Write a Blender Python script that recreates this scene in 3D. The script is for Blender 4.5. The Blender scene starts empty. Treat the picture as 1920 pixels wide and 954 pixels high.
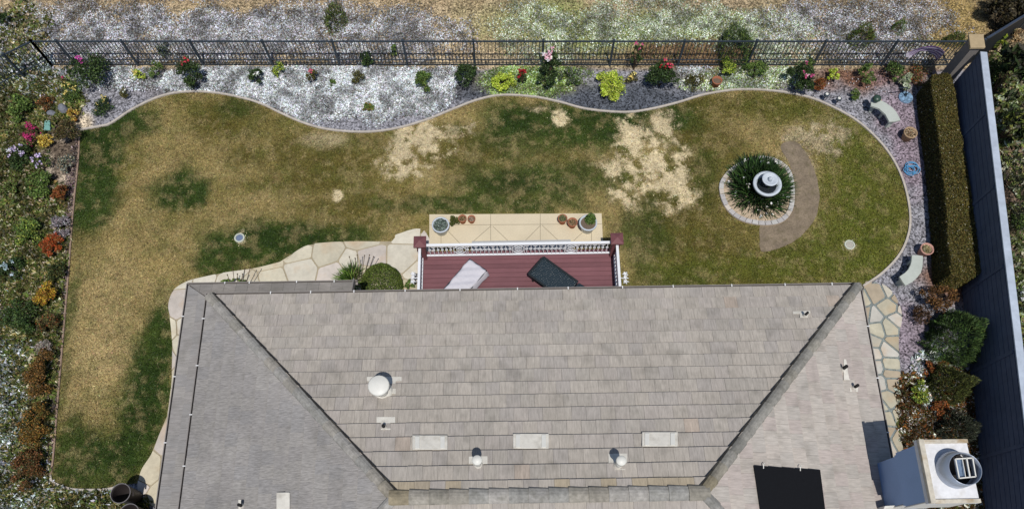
import bpy, bmesh, math, random
import numpy as np
from mathutils import Vector, Matrix
from mathutils.geometry import delaunay_2d_cdt

random.seed(7)
rng = np.random.default_rng(7)
SC = bpy.context.scene
COL = SC.collection

# ---------------------------------------------------------------- camera
H = 18.2; F = 1280.0; TH = math.radians(17.43); ROLL = math.radians(-0.9)
RM = Matrix.Rotation(TH, 3, 'X') @ Matrix.Rotation(ROLL, 3, 'Z')
RN = np.array(RM)
cam = bpy.data.cameras.new('camera'); camo = bpy.data.objects.new('camera', cam)
COL.objects.link(camo); SC.camera = camo
camo.matrix_world = Matrix.Translation((0, 0, H)) @ RM.to_4x4()
cam.sensor_width = 36; cam.lens = F / 1920 * 36; cam.shift_y = (720 - 477) / 1920
cam.clip_start = 0.5; cam.clip_end = 1500

def P(px, py, z=0.0):
    """where the line of sight of a spot of the photograph meets the height z"""
    d = RN @ np.array([(px - 960) / F, -(py - 720) / F, -1.0])
    t = (z - H) / d[2]
    return Vector((t * d[0], t * d[1], z))
def XY(px, py, z=0.0):
    p = P(px, py, z); return (p.x, p.y)

# ---------------------------------------------------------------- world and sun
LD = RN @ np.array([(872 - 960) / F, (720 - 562) / F, -1.0]); LD /= np.linalg.norm(LD)      # direction the light travels
SUN_EL = math.asin(-LD[2]); SUN_AZ = math.atan2(-LD[0], -LD[1])            # azimuth of the sun from +Y
w = bpy.data.worlds.new('World'); SC.world = w; w.use_nodes = True
nt = w.node_tree; nt.nodes.clear()
sk = nt.nodes.new('ShaderNodeTexSky'); sk.sky_type = 'NISHITA'; sk.sun_disc = False
sk.sun_elevation = SUN_EL; sk.sun_rotation = SUN_AZ; sk.air_density = 1.0; sk.dust_density = 0.6
bg = nt.nodes.new('ShaderNodeBackground'); bg.inputs[1].default_value = 0.075
wo = nt.nodes.new('ShaderNodeOutputWorld')
nt.links.new(sk.outputs[0], bg.inputs[0]); nt.links.new(bg.outputs[0], wo.inputs[0])
sl = bpy.data.lights.new('sun', 'SUN'); sl.energy = 3.7; sl.angle = math.radians(0.53); sl.color = (1.0, 0.965, 0.91)
so = bpy.data.objects.new('sun', sl); COL.objects.link(so)
so.rotation_euler = Vector(LD).to_track_quat('-Z', 'Y').to_euler(); so.location = (0, -10, 30)
SC.view_settings.view_transform = 'Standard'; SC.view_settings.look = 'None'
SC.view_settings.exposure = 0.0; SC.view_settings.gamma = 1.0; SC.view_settings.use_curve_mapping = False

# ---------------------------------------------------------------- small helpers
def lin(c):
    return tuple((x / 255 / 12.92 if x <= 10 else ((x / 255 + .055) / 1.055) ** 2.4) for x in c)
def L(r, g, b, k=0.87):
    return tuple(x * k for x in lin((r, g, b)))

def _h(ix, iy, seed):
    n = (ix.astype(np.int64) * 374761393 + iy.astype(np.int64) * 668265263 + seed * 1442695041) & 0x7fffffff
    n = ((n ^ (n >> 13)) * 1274126177) & 0x7fffffff
    return ((n ^ (n >> 16)) & 0xffff) / 65535.0
def vnoise(x, y, seed=0):
    ix = np.floor(x); iy = np.floor(y); fx = x - ix; fy = y - iy
    fx = fx * fx * (3 - 2 * fx); fy = fy * fy * (3 - 2 * fy)
    a = _h(ix, iy, seed); b = _h(ix + 1, iy, seed); c = _h(ix, iy + 1, seed); d = _h(ix + 1, iy + 1, seed)
    return (a * (1 - fx) + b * fx) * (1 - fy) + (c * (1 - fx) + d * fx) * fy
def fbm(x, y, s=1.0, o=4, seed=0):
    x = np.asarray(x, float) * s; y = np.asarray(y, float) * s
    r = 0; a = .5; t = 0
    for k in range(o):
        r = r + a * vnoise(x, y, seed + k * 17); t += a; a *= .55; x = x * 2.03 + 3.1; y = y * 2.03 - 7.7
    return r / t
def sst(a, b, x):
    t = np.clip((x - a) / (b - a), 0, 1); return t * t * (3 - 2 * t)
def blob(X, Y, px, py, rx, ry, soft=.45, rag=.5, s=1.2, rot=0, seed=3):
    c = P(px, py); u = (P(px + 1, py) - c).length; v = (P(px, py - 1) - c).length
    dx = X - c.x; dy = Y - c.y
    if rot:
        r = math.radians(rot); dx, dy = dx * math.cos(r) + dy * math.sin(r), -dx * math.sin(r) + dy * math.cos(r)
    d = np.sqrt((dx / (rx * u)) ** 2 + (dy / (ry * v)) ** 2) + (fbm(X, Y, s, 4, seed) - .5) * 2 * rag
    return 1 - sst(1 - soft, 1 + soft, d)

def smooth_line(pts, n=6, closed=False):
    out = []; N = len(pts)
    rngi = range(N if closed else N - 1)
    for i in rngi:
        p0 = pts[(i - 1) % N] if closed or i > 0 else pts[0]
        p1 = pts[i]; p2 = pts[(i + 1) % N]
        p3 = pts[(i + 2) % N] if closed or i + 2 < N else pts[-1]
        for k in range(n):
            t = k / n
            out.append(tuple(.5 * (2 * p1[j] + (p2[j] - p0[j]) * t + (2 * p0[j] - 5 * p1[j] + 4 * p2[j] - p3[j]) * t * t
                                   + (3 * p1[j] - p0[j] - 3 * p2[j] + p3[j]) * t ** 3) for j in range(len(p1))))
    if not closed: out.append(tuple(pts[-1]))
    return out
def inside(X, Y, poly):
    X = np.asarray(X); Y = np.asarray(Y); r = np.zeros(X.shape, bool); n = len(poly)
    for i in range(n):
        x1, y1 = poly[i]; x2, y2 = poly[(i + 1) % n]
        if y1 == y2: continue
        c = ((y1 > Y) != (y2 > Y)) & (X < (x2 - x1) * (Y - y1) / (y2 - y1) + x1)
        r ^= c
    return r

# ---------------------------------------------------------------- materials
MATS = {}
def new_mat(name):
    m = bpy.data.materials.new(name); m.use_nodes = True
    n = m.node_tree; n.nodes.clear()
    o = n.nodes.new('ShaderNodeOutputMaterial'); b = n.nodes.new('ShaderNodeBsdfPrincipled')
    n.links.new(b.outputs[0], o.inputs[0]); return m, n, b
def mat(name, col=None, rough=.75, var=.15, scale=8.0, bump=.1, metal=0.0, stretch=(1, 1, 1), mode='noise',
        spec=.3, bdist=.01, scale2=None, var2=0.0, hue=None):
    """col=None: the base colour comes from the mesh's own colour attribute; always broken up by noise"""
    if name in MATS: return MATS[name]
    m, n, b = new_mat(name); N = n.nodes.new; lk = n.links.new
    tc = N('ShaderNodeTexCoord'); mp = N('ShaderNodeMapping'); mp.inputs['Scale'].default_value = stretch
    lk(tc.outputs['Object'], mp.inputs[0])
    if mode == 'chips':
        t = N('ShaderNodeTexVoronoi'); t.inputs['Scale'].default_value = scale
        lk(mp.outputs[0], t.inputs['Vector'])
        sp = N('ShaderNodeSeparateColor'); lk(t.outputs['Color'], sp.inputs[0]); fac = sp.outputs[0]
        hgt = t.outputs['Distance']
    else:
        t = N('ShaderNodeTexNoise'); t.inputs['Scale'].default_value = scale; t.inputs['Detail'].default_value = 5
        t.inputs['Roughness'].default_value = .65
        lk(mp.outputs[0], t.inputs['Vector']); fac = t.outputs[0]; hgt = fac
    mr = N('ShaderNodeMapRange'); lk(fac, mr.inputs[0])
    if mode == 'chips':
        mr.inputs[1].default_value = 0; mr.inputs[2].default_value = 1
    else:
        mr.inputs[1].default_value = .3; mr.inputs[2].default_value = .7
    mr.inputs[3].default_value = 1 - var; mr.inputs[4].default_value = 1 + var
    vm = N('ShaderNodeVectorMath'); vm.operation = 'SCALE'
    if col is None:
        at = N('ShaderNodeAttribute'); at.attribute_name = 'Col'; lk(at.outputs['Color'], vm.inputs[0])
    else:
        vm.inputs[0].default_value = col[:3]
    lk(mr.outputs[0], vm.inputs['Scale']); cur = vm.outputs[0]
    if scale2:
        t2 = N('ShaderNodeTexNoise'); t2.inputs['Scale'].default_value = scale2; t2.inputs['Detail'].default_value = 3
        lk(tc.outputs['Object'], t2.inputs['Vector'])
        m2 = N('ShaderNodeMapRange'); lk(t2.outputs[0], m2.inputs[0]); m2.inputs[1].default_value = .3; m2.inputs[2].default_value = .7
        m2.inputs[3].default_value = 1 - var2; m2.inputs[4].default_value = 1 + var2
        v2 = N('ShaderNodeVectorMath'); v2.operation = 'SCALE'; lk(cur, v2.inputs[0]); lk(m2.outputs[0], v2.inputs['Scale']); cur = v2.outputs[0]
    if hue:
        t3 = N('ShaderNodeTexNoise'); t3.inputs['Scale'].default_value = hue[1]; t3.inputs['Detail'].default_value = 4
        lk(tc.outputs['Object'], t3.inputs['Vector'])
        m3 = N('ShaderNodeMapRange'); lk(t3.outputs[0], m3.inputs[0]); m3.inputs[1].default_value = .52; m3.inputs[2].default_value = .72
        mx = N('ShaderNodeMix'); mx.data_type = 'RGBA'; mx.inputs[7].default_value = (*hue[0], 1)
        m3.inputs[4].default_value = hue[2]
        lk(m3.outputs[0], mx.inputs[0]); lk(cur, mx.inputs[6]); cur = mx.outputs[2]
    lk(cur, b.inputs['Base Color'])
    b.inputs['Roughness'].default_value = rough; b.inputs['Metallic'].default_value = metal
    b.inputs['Specular IOR Level'].default_value = spec
    if bump:
        bu = N('ShaderNodeBump'); bu.inputs['Strength'].default_value = bump; bu.inputs['Distance'].default_value = bdist
        lk(hgt, bu.inputs['Height']); lk(bu.outputs[0], b.inputs['Normal'])
    MATS[name] = m; return m

M_LEAF = mat('leaf', None, .6, .12, 20, 0, spec=.25)
M_PETAL = mat('petal', None, .6, .06, 30, 0, spec=.2)
M_BARK = mat('bark', L(95, 78, 60), .9, .3, 25, .3)
M_GREENSTEM = mat('green_stem', L(70, 80, 45), .8, .2, 25, .1)
M_GROUND = mat('ground_chips', None, .95, .8, 23, .5, mode='chips', bdist=.02, scale2=3, var2=.18, spec=.15)
M_LAWN = mat('lawn_turf', None, 1.0, .40, 22, .7, bdist=.025, scale2=7, var2=.22, spec=.05)
M_WHITE = mat('white_paint', L(232, 234, 236), .5, .05, 12, .03)
M_WEATHERED = mat('weathered_white', L(226, 226, 228), .7, .08, 10, .08, scale2=2.5, var2=.06, hue=(L(170, 155, 125), 3.0, .35))
M_CONC = mat('pale_concrete', L(205, 197, 180), .85, .06, 30, .08, scale2=1.6, var2=.08)
M_TERRA = mat('terracotta', L(165, 105, 78), .85, .15, 20, .1)
M_BLACKIRON = mat('dark_iron', L(60, 70, 80), .45, .1, 20, .02, metal=.2, spec=.5)

# ---------------------------------------------------------------- meshes
def link(name, me, m=None, parent=None, smooth=False):
    o = bpy.data.objects.new(name, me); COL.objects.link(o)
    if m: me.materials.append(m)
    if parent: o.parent = parent
    if smooth:
        me.polygons.foreach_set('use_smooth', np.ones(len(me.polygons), bool))
    return o
def np_mesh(name, V, Fc, cols=None, m=None, parent=None):
    """V (N,3), Fc (M,k) same-size faces, cols per face (M,3)"""
    me = bpy.data.meshes.new(name); M, k = Fc.shape
    me.vertices.add(len(V)); me.vertices.foreach_set('co', np.ascontiguousarray(V, np.float32).ravel())
    me.loops.add(M * k); me.loops.foreach_set('vertex_index', Fc.astype(np.int32).ravel())
    me.polygons.add(M); me.polygons.foreach_set('loop_start', (np.arange(M) * k).astype(np.int32))
    me.polygons.foreach_set('loop_total', np.full(M, k, np.int32))
    me.update(calc_edges=True)
    if cols is not None:
        a = me.color_attributes.new('Col', 'FLOAT_COLOR', 'CORNER')
        c = np.ones((M, k, 4), np.float32); c[:, :, :3] = np.asarray(cols)[:, None, :]
        a.data.foreach_set('color', c.ravel())
    return link(name, me, m, parent)
class MB:
    def __init__(s): s.v = []; s.f = []; s.c = []; s.cur = (1, 1, 1)
    def add(s, vs, fs, col=None):
        b = len(s.v); s.v += [tuple(p) for p in vs]
        for f in fs: s.f.append([b + i for i in f]); s.c.append(col or s.cur)
    def box(s, c, d, rz=0, R=None, col=None):
        hx, hy, hz = d[0] / 2, d[1] / 2, d[2] / 2
        R = R or Matrix.Rotation(rz, 3, 'Z')
        vs = [Vector(c) + R @ Vector((x * hx, y * hy, z * hz)) for z in (-1, 1) for x, y in ((-1, -1), (1, -1), (1, 1), (-1, 1))]
        s.add(vs, [(3, 2, 1, 0), (4, 5, 6, 7), (0, 1, 5, 4), (1, 2, 6, 5), (2, 3, 7, 6), (3, 0, 4, 7)], col)
    def bar(s, a, b, wd, ht, col=None):
        a = Vector(a); b = Vector(b); d = (b - a); l = d.length; d.normalize()
        up = Vector((0, 0, 1)) if abs(d.z) < .95 else Vector((0, 1, 0))
        y = up.cross(d).normalized(); z = d.cross(y)
        R = Matrix((d, y, z)).transposed(); s.box((a + b) / 2, (l, wd, ht), R=R, col=col)
    def prism(s, poly, z0, z1, col=None, top=None):
        n = len(poly)
        A = sum(poly[i][0] * poly[(i + 1) % n][1] - poly[(i + 1) % n][0] * poly[i][1] for i in range(n))
        if A < 0: poly = poly[::-1]
        t = poly if top is None else top
        vs = [(p[0], p[1], z0) for p in poly] + [(p[0], p[1], z1) for p in t]
        fs = [tuple(range(n - 1, -1, -1)), tuple(range(n, 2 * n))] + [(i, (i + 1) % n, n + (i + 1) % n, n + i) for i in range(n)]
        s.add(vs, fs, col)
    def tube(s, pts, r, k=6, col=None, closed=False):
        pts = [Vector(p) for p in pts]; n = len(pts); rs = r if isinstance(r, (list, tuple)) else [r] * n; vs = []
        for i, p in enumerate(pts):
            d = (pts[(i + 1) % n] - pts[i - 1]) if closed else (pts[min(i + 1, n - 1)] - pts[max(i - 1, 0)])
            if d.length < 1e-6: d = Vector((0, 0, 1))
            d.normalize(); up = Vector((0, 0, 1)) if abs(d.z) < .9 else Vector((1, 0, 0))
            x = up.cross(d).normalized(); y = d.cross(x)
            for j in range(k):
                a = 2 * math.pi * j / k; vs.append(p + (x * math.cos(a) + y * math.sin(a)) * rs[i])
        fs = []
        for i in range(n if closed else n - 1):
            for j in range(k):
                a = i * k + j; b = i * k + (j + 1) % k; i2 = (i + 1) % n
                fs.append((a, b, i2 * k + (j + 1) % k, i2 * k + j))
        if not closed: fs += [tuple(range(k - 1, -1, -1)), tuple((n - 1) * k + j for j in range(k))]
        s.add(vs, fs, col)
    def lathe(s, prof, c, k=24, col=None, R=None, sx=1, sy=1):
        c = Vector(c); vs = []
        for r, z in prof:
            for j in range(k):
                a = 2 * math.pi * j / k; p = Vector((r * math.cos(a) * sx, r * math.sin(a) * sy, z)); vs.append(c + (R @ p if R else p))
        fs = []
        for i in range(len(prof) - 1):
            for j in range(k):
                fs.append((i * k + j, i * k + (j + 1) % k, (i + 1) * k + (j + 1) % k, (i + 1) * k + j))
        fs.append(tuple(range(k - 1, -1, -1))); fs.append(tuple((len(prof) - 1) * k + j for j in range(k)))
        s.add(vs, fs, col)
    def build(s, name, m, parent=None, smooth=False, bevel=0):
        me = bpy.data.meshes.new(name); me.from_pydata(s.v, [], s.f); me.update()
        a = me.color_attributes.new('Col', 'FLOAT_COLOR', 'CORNER')
        c = []
        for p, q in zip(me.polygons, s.c): c += [q[0], q[1], q[2], 1.0] * p.loop_total
        a.data.foreach_set('color', c)
        o = link(name, me, m, parent)
        if smooth:
            me.polygons.foreach_set('use_smooth', np.array([len(p.vertices) <= 4 for p in me.polygons]))
        if bevel:
            b = o.modifiers.new('bevel', 'BEVEL'); b.width = bevel; b.segments = 2; b.limit_method = 'ANGLE'; b.angle_limit = .7
        return o
def tag(o, label=None, cat=None, group=None, kind=None):
    if label: o['label'] = label
    if cat: o['category'] = cat
    if group: o['group'] = group
    if kind: o['kind'] = kind
    return o
def empty(name, loc, label, cat, group=None, rz=0):
    o = bpy.data.objects.new(name, None); COL.objects.link(o); o.location = loc; o.rotation_euler.z = rz
    o.empty_display_size = .2
    return tag(o, label, cat, group)
def base_thing(name, x, y, label, cat, group=None):
    """an Empty at the thing's base; its parts are built in world coordinates and re-based by rebase()"""
    return empty(name, (x, y, 0), label, cat, group)
def rebase(root):
    """parts were modelled in world coordinates: shift them so that they hang correctly under the Empty"""
    inv = Matrix.Translation(root.location).inverted()
    for ch in root.children: ch.matrix_parent_inverse = inv
    return root

# ---------------------------------------------------------------- leaves
def leaf_mesh(name, C, S, Cc, parent=None, m=None, asp=.5, tilt=1.0, direction=None, spread=.35):
    """many small pointed leaves: C centres, S lengths, Cc colours"""
    n = len(C); m = m or M_LEAF
    th = rng.uniform(0, 2 * math.pi, n)
    el = rng.normal(0.25, .45, n) * tilt
    d = np.stack([np.cos(th) * np.cos(el), np.sin(th) * np.cos(el), np.sin(el)], 1)
    if direction is not None:
        d = d * spread + direction; d /= np.linalg.norm(d, axis=1)[:, None]
    r = rng.normal(0, 1, (n, 3)); r[:, 2] *= .5 
    sd = np.cross(d, r); sd[:, 2] *= .6; sd /= np.maximum(np.linalg.norm(sd, axis=1), 1e-6)[:, None]
    S = np.asarray(S)[:, None]
    V = np.empty((n, 4, 3)); V[:, 0] = C - d * S * .5; V[:, 2] = C + d * S * .5
    V[:, 1] = C + sd * S * asp * .5 - d * S * .05; V[:, 3] = C - sd * S * asp * .5 - d * S * .05
    Fc = np.arange(n * 4).reshape(n, 4)
    return np_mesh(name, V.reshape(-1, 3), Fc, Cc, m, parent)
def pick(pal, n, var=.22):
    """colours out of a palette with a personal brightness each"""
    pal = np.array(pal); c = pal[rng.integers(0, len(pal), n)]
    return np.clip(c * (1 + rng.normal(0, var, (n, 1))) * (1 + rng.normal(0, .06, (n, 3))), .002, 1)
# ================================================================ THE GROUND
LAWN_TOP = [(150,245),(190,238),(210,232),(250,206),(300,183),(345,174),(400,175),(450,184),(490,196),(530,215),(570,232),(615,244),
            (680,249),(740,243),(800,226),(850,206),(895,189),(940,180),(1000,183),(1050,193),(1100,206),(1170,212),(1220,206),
            (1270,194),(1320,179),(1380,170),(1440,171),(1500,180),(1545,195),(1600,224),(1640,258),(1670,295),(1690,335),
            (1702,380),(1705,420),(1697,455),(1680,485),(1650,515),(1617,537)]
LAWN_BOT = [(96,890),(100,903),(125,914),(150,918),(200,917),(238,908)]
LAWN_LEFT = [(150,245),(148,300),(138,400),(129,520),(119,640),(109,760),(101,860),(96,890)]
top_w = smooth_line([XY(*p) for p in LAWN_TOP], 6)
bot_w = smooth_line([XY(*p) for p in LAWN_BOT], 5)
left_w = smooth_line([XY(*p) for p in LAWN_LEFT], 4)
lawn_poly = top_w + [XY(1600, 560), XY(1500, 620), XY(360, 620), XY(350, 760), XY(300, 900)] + bot_w[::-1] + left_w[::-1][1:-1]

FENCE_Y = P(960, 78, 1.02).y
def fy(X):                                     # plan line of the rear fence
    a = P(58, 78, 1.02); b = P(1815, 78, 1.02); return a.y + (X - a.x) * (b.y - a.y) / (b.x - a.x)

LBY = [P(97, 890).y, P(110, 760).y, P(130, 520).y, P(138, 400).y, P(152, 245).y, P(146, 180).y, P(138, 120).y]; LBX = [P(97, 890).x, P(110, 760).x, P(130, 520).x, P(138, 400).x, P(152, 245).x, P(146, 180).x, P(138, 120).x]
def left_line(Y): return np.interp(Y, LBY, LBX)
c_soil = L(120, 108, 98); c_grav = L(138, 137, 143); c_dgrav = L(84, 88, 96); c_straw = L(172, 154, 124)
c_mulch = L(118, 88, 72); c_pgrav = L(132, 116, 126); c_sand = L(186, 170, 150)
def ground_color(X, Y):
    n = fbm(X, Y, .6, 4, 5)[..., None]
    col = np.ones(X.shape + (3,)) * np.array(c_soil)
    def mix(wt, c):
        nonlocal col; wt = np.clip(wt, 0, 1)[..., None]; col = col * (1 - wt) + np.array(c) * wt
    mix(sst(-.1, .25, X - left_line(Y)), c_grav)
    mix(blob(X, Y, 880, 165, 90, 30), c_dgrav); mix(blob(X, Y, 1160, 190, 160, 32), c_dgrav)
    mix(blob(X, Y, 570, 150, 300, 50, rag=.5) * .85, L(98, 86, 78))
    mix(blob(X, Y, 1640, 130, 120, 35, rag=.8), c_mulch); mix(blob(X, Y, 1700, 260, 40, 120, rag=.8) * .8, c_pgrav)
    mix(blob(X, Y, 1780, 530, 60, 40, rag=.6), c_mulch); mix(blob(X, Y, 1700, 620, 45, 60, rag=.6) * .7, c_pgrav)
    mix(blob(X, Y, 1800, 850, 110, 130, rag=.4), L(84, 74, 58))
    mix(blob(X, Y, 990, 150, 90, 30, rag=.5), L(112, 112, 70)); mix(blob(X, Y, 1390, 140, 110, 30, rag=.5), L(110, 106, 78))
    # left bed
    lb = 1 - sst(-.2, .1, X - left_line(Y) + (fbm(X, Y, 1.5, 3, 8) - .5) * .5)
    mix(lb, L(98, 86, 74)); 
    mix(lb * sst(.5, .62, fbm(X, Y, 1.1, 3, 9)), c_sand)
    mix(lb * (1 - sst(2.5, 5, Y)), L(62, 66, 44))
    mix(sst(-.55, -.3, X - left_line(Y)) * (1 - sst(-.02, .03, X - left_line(Y))) * (1 - sst(7.5, 9.5, Y)) * .8, L(66, 52, 54))
    mix(blob(X, Y, 40, 330, 50, 40, rag=.4), L(196, 182, 164)); mix(blob(X, Y, 20, 270, 30, 30, rag=.4), L(196, 182, 164))
    mix(blob(X, Y, 158, 235, 14, 20, rag=.2), L(200, 184, 160))
    # field beyond the fence
    f = sst(-.15, .1, Y - fy(X) + .1)
    mix(f, L(126, 112, 88)); 
    mix(f * sst(.42, .6, fbm(X, Y, .5, 4, 21)), c_straw)
    mix(f * blob(X, Y, 870, 60, 110, 60, rag=.4), L(186, 166, 134)); mix(f * blob(X, Y, 560, 0, 420, 22, rag=.4), L(180, 160, 128))
    mix(f * blob(X, Y, 1180, 40, 270, 60, rag=.3), L(140, 146, 92)); mix(f * blob(X, Y, 1150, 5, 60, 25), c_straw)
    mix(f * blob(X, Y, 1340, 8, 110, 16), c_straw); mix(f * blob(X, Y, 1790, 30, 70, 50, rag=.4), L(164, 142, 92))
    mix(f * blob(X, Y, 1530, 45, 30, 18), L(190, 172, 150)); mix(f * blob(X, Y, 1290, 100, 130, 24), L(112, 90, 66))
    mix(f * blob(X, Y, 1885, 20, 50, 45, rag=.3), L(60, 54, 42))
    # neighbour's side
    wx = X - 14.9 + .113 * (16 - Y)
    nb = sst(0, .2, wx) * (1 - f); mix(nb, L(116, 98, 84)); mix(nb * (1 - sst(6, 9, Y)) * .7, L(104, 100, 66))
    col *= (.82 + .36 * fbm(X, Y, 2.2, 3, 31))[..., None]
    return col
def grid_sheet(name, xs, ys, z, colf, m):
    X, Y = np.meshgrid(xs, ys); nx = len(xs); ny = len(ys)
    V = np.stack([X, Y, np.full_like(X, z)], -1).reshape(-1, 3)
    i = np.arange((ny - 1) * (nx - 1)); r = i // (nx - 1); c = i % (nx - 1); a = r * nx + c
    Fc = np.stack([a, a + 1, a + nx + 1, a + nx], 1)
    me = bpy.data.meshes.new(name); M = len(Fc)
    me.vertices.add(len(V)); me.vertices.foreach_set('co', V.astype(np.float32).ravel())
    me.loops.add(M * 4); me.loops.foreach_set('vertex_index', Fc.astype(np.int32).ravel())
    me.polygons.add(M); me.polygons.foreach_set('loop_start', (np.arange(M) * 4).astype(np.int32)); me.polygons.foreach_set('loop_total', np.full(M, 4, np.int32))
    me.update(calc_edges=True)
    at = me.color_attributes.new('Col', 'FLOAT_COLOR', 'POINT')
    cc = np.ones((len(V), 4), np.float32); cc[:, :3] = colf(X, Y).reshape(-1, 3); at.data.foreach_set('color', cc.ravel())
    return link(name, me, m)
g = np.arange(-17.5, 20.5, .1); gy = np.arange(-1.5, 22.5, .1)
ext = lambda a, lo, hi: np.concatenate([lo, a, hi])
xs = ext(g, [-600, -200, -80, -40, -25, -20], [23, 28, 45, 90, 200, 600]); ys = ext(gy, [-600, -150, -50, -15, -5], [26, 34, 60, 120, 300, 900])
tag(grid_sheet('ground', xs, ys, 0.0, ground_color, M_GROUND), kind='structure')

# ---------------------------------------------------------------- lawn
g_dark = np.array(L(48, 66, 28)); g_mid = np.array(L(82, 94, 42)); g_olive = np.array(L(120, 110, 62)); g_tan = np.array(L(153, 136, 90)); g_pale = np.array(L(206, 190, 154))
def lawn_color(X, Y):
    X = np.asarray(X); Y = np.asarray(Y)
    n = fbm(X, Y, .55, 4, 40); t = sst(.40, .66, n)[..., None]
    col = g_olive * (1 - t) + g_tan * t
    def mix(wt, c):
        nonlocal col; wt = np.clip(wt, 0, 1)[..., None]; col = col * (1 - wt) + np.array(c) * wt
    for b in [(240,560,110,150),(190,680,90,90),(450,300,110,50),(300,250,60,40),(930,300,80,20),(700,280,90,30),(1470,250,90,50),(560,370,80,40),(400,440,60,60)]:
        mix(blob(X, Y, *b, soft=.6, rag=.5) * .8, g_tan * 1.06)
    for b in [(210,590,60,80),(190,690,50,70)]: mix(blob(X, Y, *b, soft=.8, rag=.5) * .5, L(172, 152, 110))
    for b in [(600,290,160,40),(640,400,120,40),(1310,250,80,80),(1290,430,90,90),(1490,500,160,50),(1470,200,90,30),(880,290,80,30),(820,250,70,20),(420,230,60,40),(560,345,120,18)]:
        mix(blob(X, Y, *b, soft=.6, rag=.6) * .85, np.array(L(92, 86, 40)))
    for b in [(182,290,48,80,1),(172,370,42,80,1),(225,235,75,38,1),(340,355,52,44,1),(450,200,45,20,.7),(510,455,155,46,1),(420,480,60,40,1),
              (600,440,110,22,.8),(965,225,75,38,.95),(1130,235,150,45,1.0),(1010,340,160,38,.85),(900,385,190,20,.9),(1240,225,80,32,.9),(1010,260,120,40,.7),
              (275,750,52,125,1.0),(205,855,105,55,1),(300,620,28,65,1),(128,600,14,90,.7),(130,830,28,70,.85),(310,680,20,80,.9),(150,900,60,20,.6),
              (1205,440,50,70,.7),(1260,520,90,30,.6),(1320,330,30,60,.5),(120,720,10,100,.5)]:
        mix(blob(X, Y, *b[:4], soft=.42, rag=.5, s=1.8) * b[4], g_dark * .85 + g_mid * .15)
    for b in [(1620,370,80,150,.9),(1560,470,110,60,.8),(1480,215,110,30,.4),(1400,505,200,25,.6)]:
        mix(blob(X, Y, *b[:4], soft=.7, rag=.6) * b[4], L(96, 102, 40))
    for b in [(340,355,34,28),(960,225,40,25),(1150,232,90,28),(275,740,30,70),(520,450,80,24),(180,300,25,50),(215,860,50,26),(990,345,90,20)]:
        mix(blob(X, Y, *b, soft=.6, rag=.5, s=2.5, seed=77) * .75, g_dark * .85)
    # dead, straw-coloured patches
    hol = sst(.40, .47, fbm(X, Y, 3.4, 4, 61)); hol2 = sst(.40, .46, fbm(X, Y, 3.0, 4, 66))
    for b in [(800,262,56,38,1),(765,290,44,34,1),(745,318,24,24,1),(1188,255,26,45,2),(1215,300,66,46,2),(1262,345,46,44,2),(1180,345,40,36,2),(1245,235,28,26,1),
              (1050,222,15,18,0),(634,367,10,10,0),(1020,207,32,7,1),(1540,258,52,30,1),(1500,285,28,28,1),(1592,460,9,9,0),(450,447,10,10,0),(870,245,30,10,1)]:
        w_ = blob(X, Y, *b[:4], soft=.12 if b[4] == 0 else .25, rag=.3 if b[4] == 0 else .9, s=3.6, seed=55)
        mix(w_ * (1 if b[4] == 0 else (hol if b[4] == 1 else hol2)), g_pale * (.72 if b[0] in (1540, 1500, 870, 1020) else 1 if b[4] != 1 else .9))
    mix(blob(X, Y, 610, 262, 40, 14) * .6, g_pale * .8)
    m1 = fbm(X, Y, 5.0, 3, 12)[..., None]; m2 = fbm(X, Y, 3.2, 3, 19)[..., None]
    pale_ = sst(.30, .36, col.mean(-1))[..., None]
    col = col * (1 - .30 * sst(.50, .66, m2) * (1 - pale_)) + g_mid * .30 * sst(.50, .66, m2) * (1 - pale_)
    a_ = .38 * sst(.52, .68, m1) * (1 - pale_); col = col * (1 - a_) + np.array(L(168, 150, 108)) * a_
    col = col * (.78 + .44 * fbm(X, Y, 2.6, 4, 23))[..., None]
    return col
def lawn_dither(X, Y, k):
    a = rng.uniform(0, 6.283, np.shape(X)); r = np.abs(rng.normal(0, k, np.shape(X))); return lawn_color(X + r * np.cos(a), Y + r * np.sin(a))
bx = np.array(lawn_poly); x0, y0 = bx.min(0); x1, y1 = bx.max(0)
gx, gyy = np.meshgrid(np.arange(x0, x1, .075), np.arange(y0, y1, .075))
gx = gx + rng.uniform(-.02, .02, gx.shape); gyy = gyy + rng.uniform(-.02, .02, gx.shape)
ins = inside(gx, gyy, lawn_poly) & ~((gx > -6.6) & (gx < 8) & (gyy < 6.6))
pts = [Vector(p) for p in lawn_poly] + [Vector(p) for p in zip(gx[ins].tolist(), gyy[ins].tolist())]
nb_ = len(lawn_poly)
r = delaunay_2d_cdt(pts, [(i, (i + 1) % nb_) for i in range(nb_)], [], 2, 1e-5)
V = np.array([(v.x, v.y, .012) for v in r[0]]); T = np.array([f for f in r[2]])
cen = V[T].mean(1); T = T[inside(cen[:, 0], cen[:, 1], lawn_poly)]
T = np.where((np.cross(V[T[:, 1]] - V[T[:, 0]], V[T[:, 2]] - V[T[:, 0]])[:, 2] < 0)[:, None], T[:, ::-1], T)
me = bpy.data.meshes.new('lawn'); me.from_pydata(V.tolist(), [], T.tolist()); me.update()
at = me.color_attributes.new('Col', 'FLOAT_COLOR', 'POINT'); cc = np.ones((len(V), 4), np.float32); cc[:, :3] = lawn_dither(V[:, 0], V[:, 1], .05)
at.data.foreach_set('color', cc.ravel()); tag(link('lawn', me, M_LAWN), kind='structure')

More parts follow.
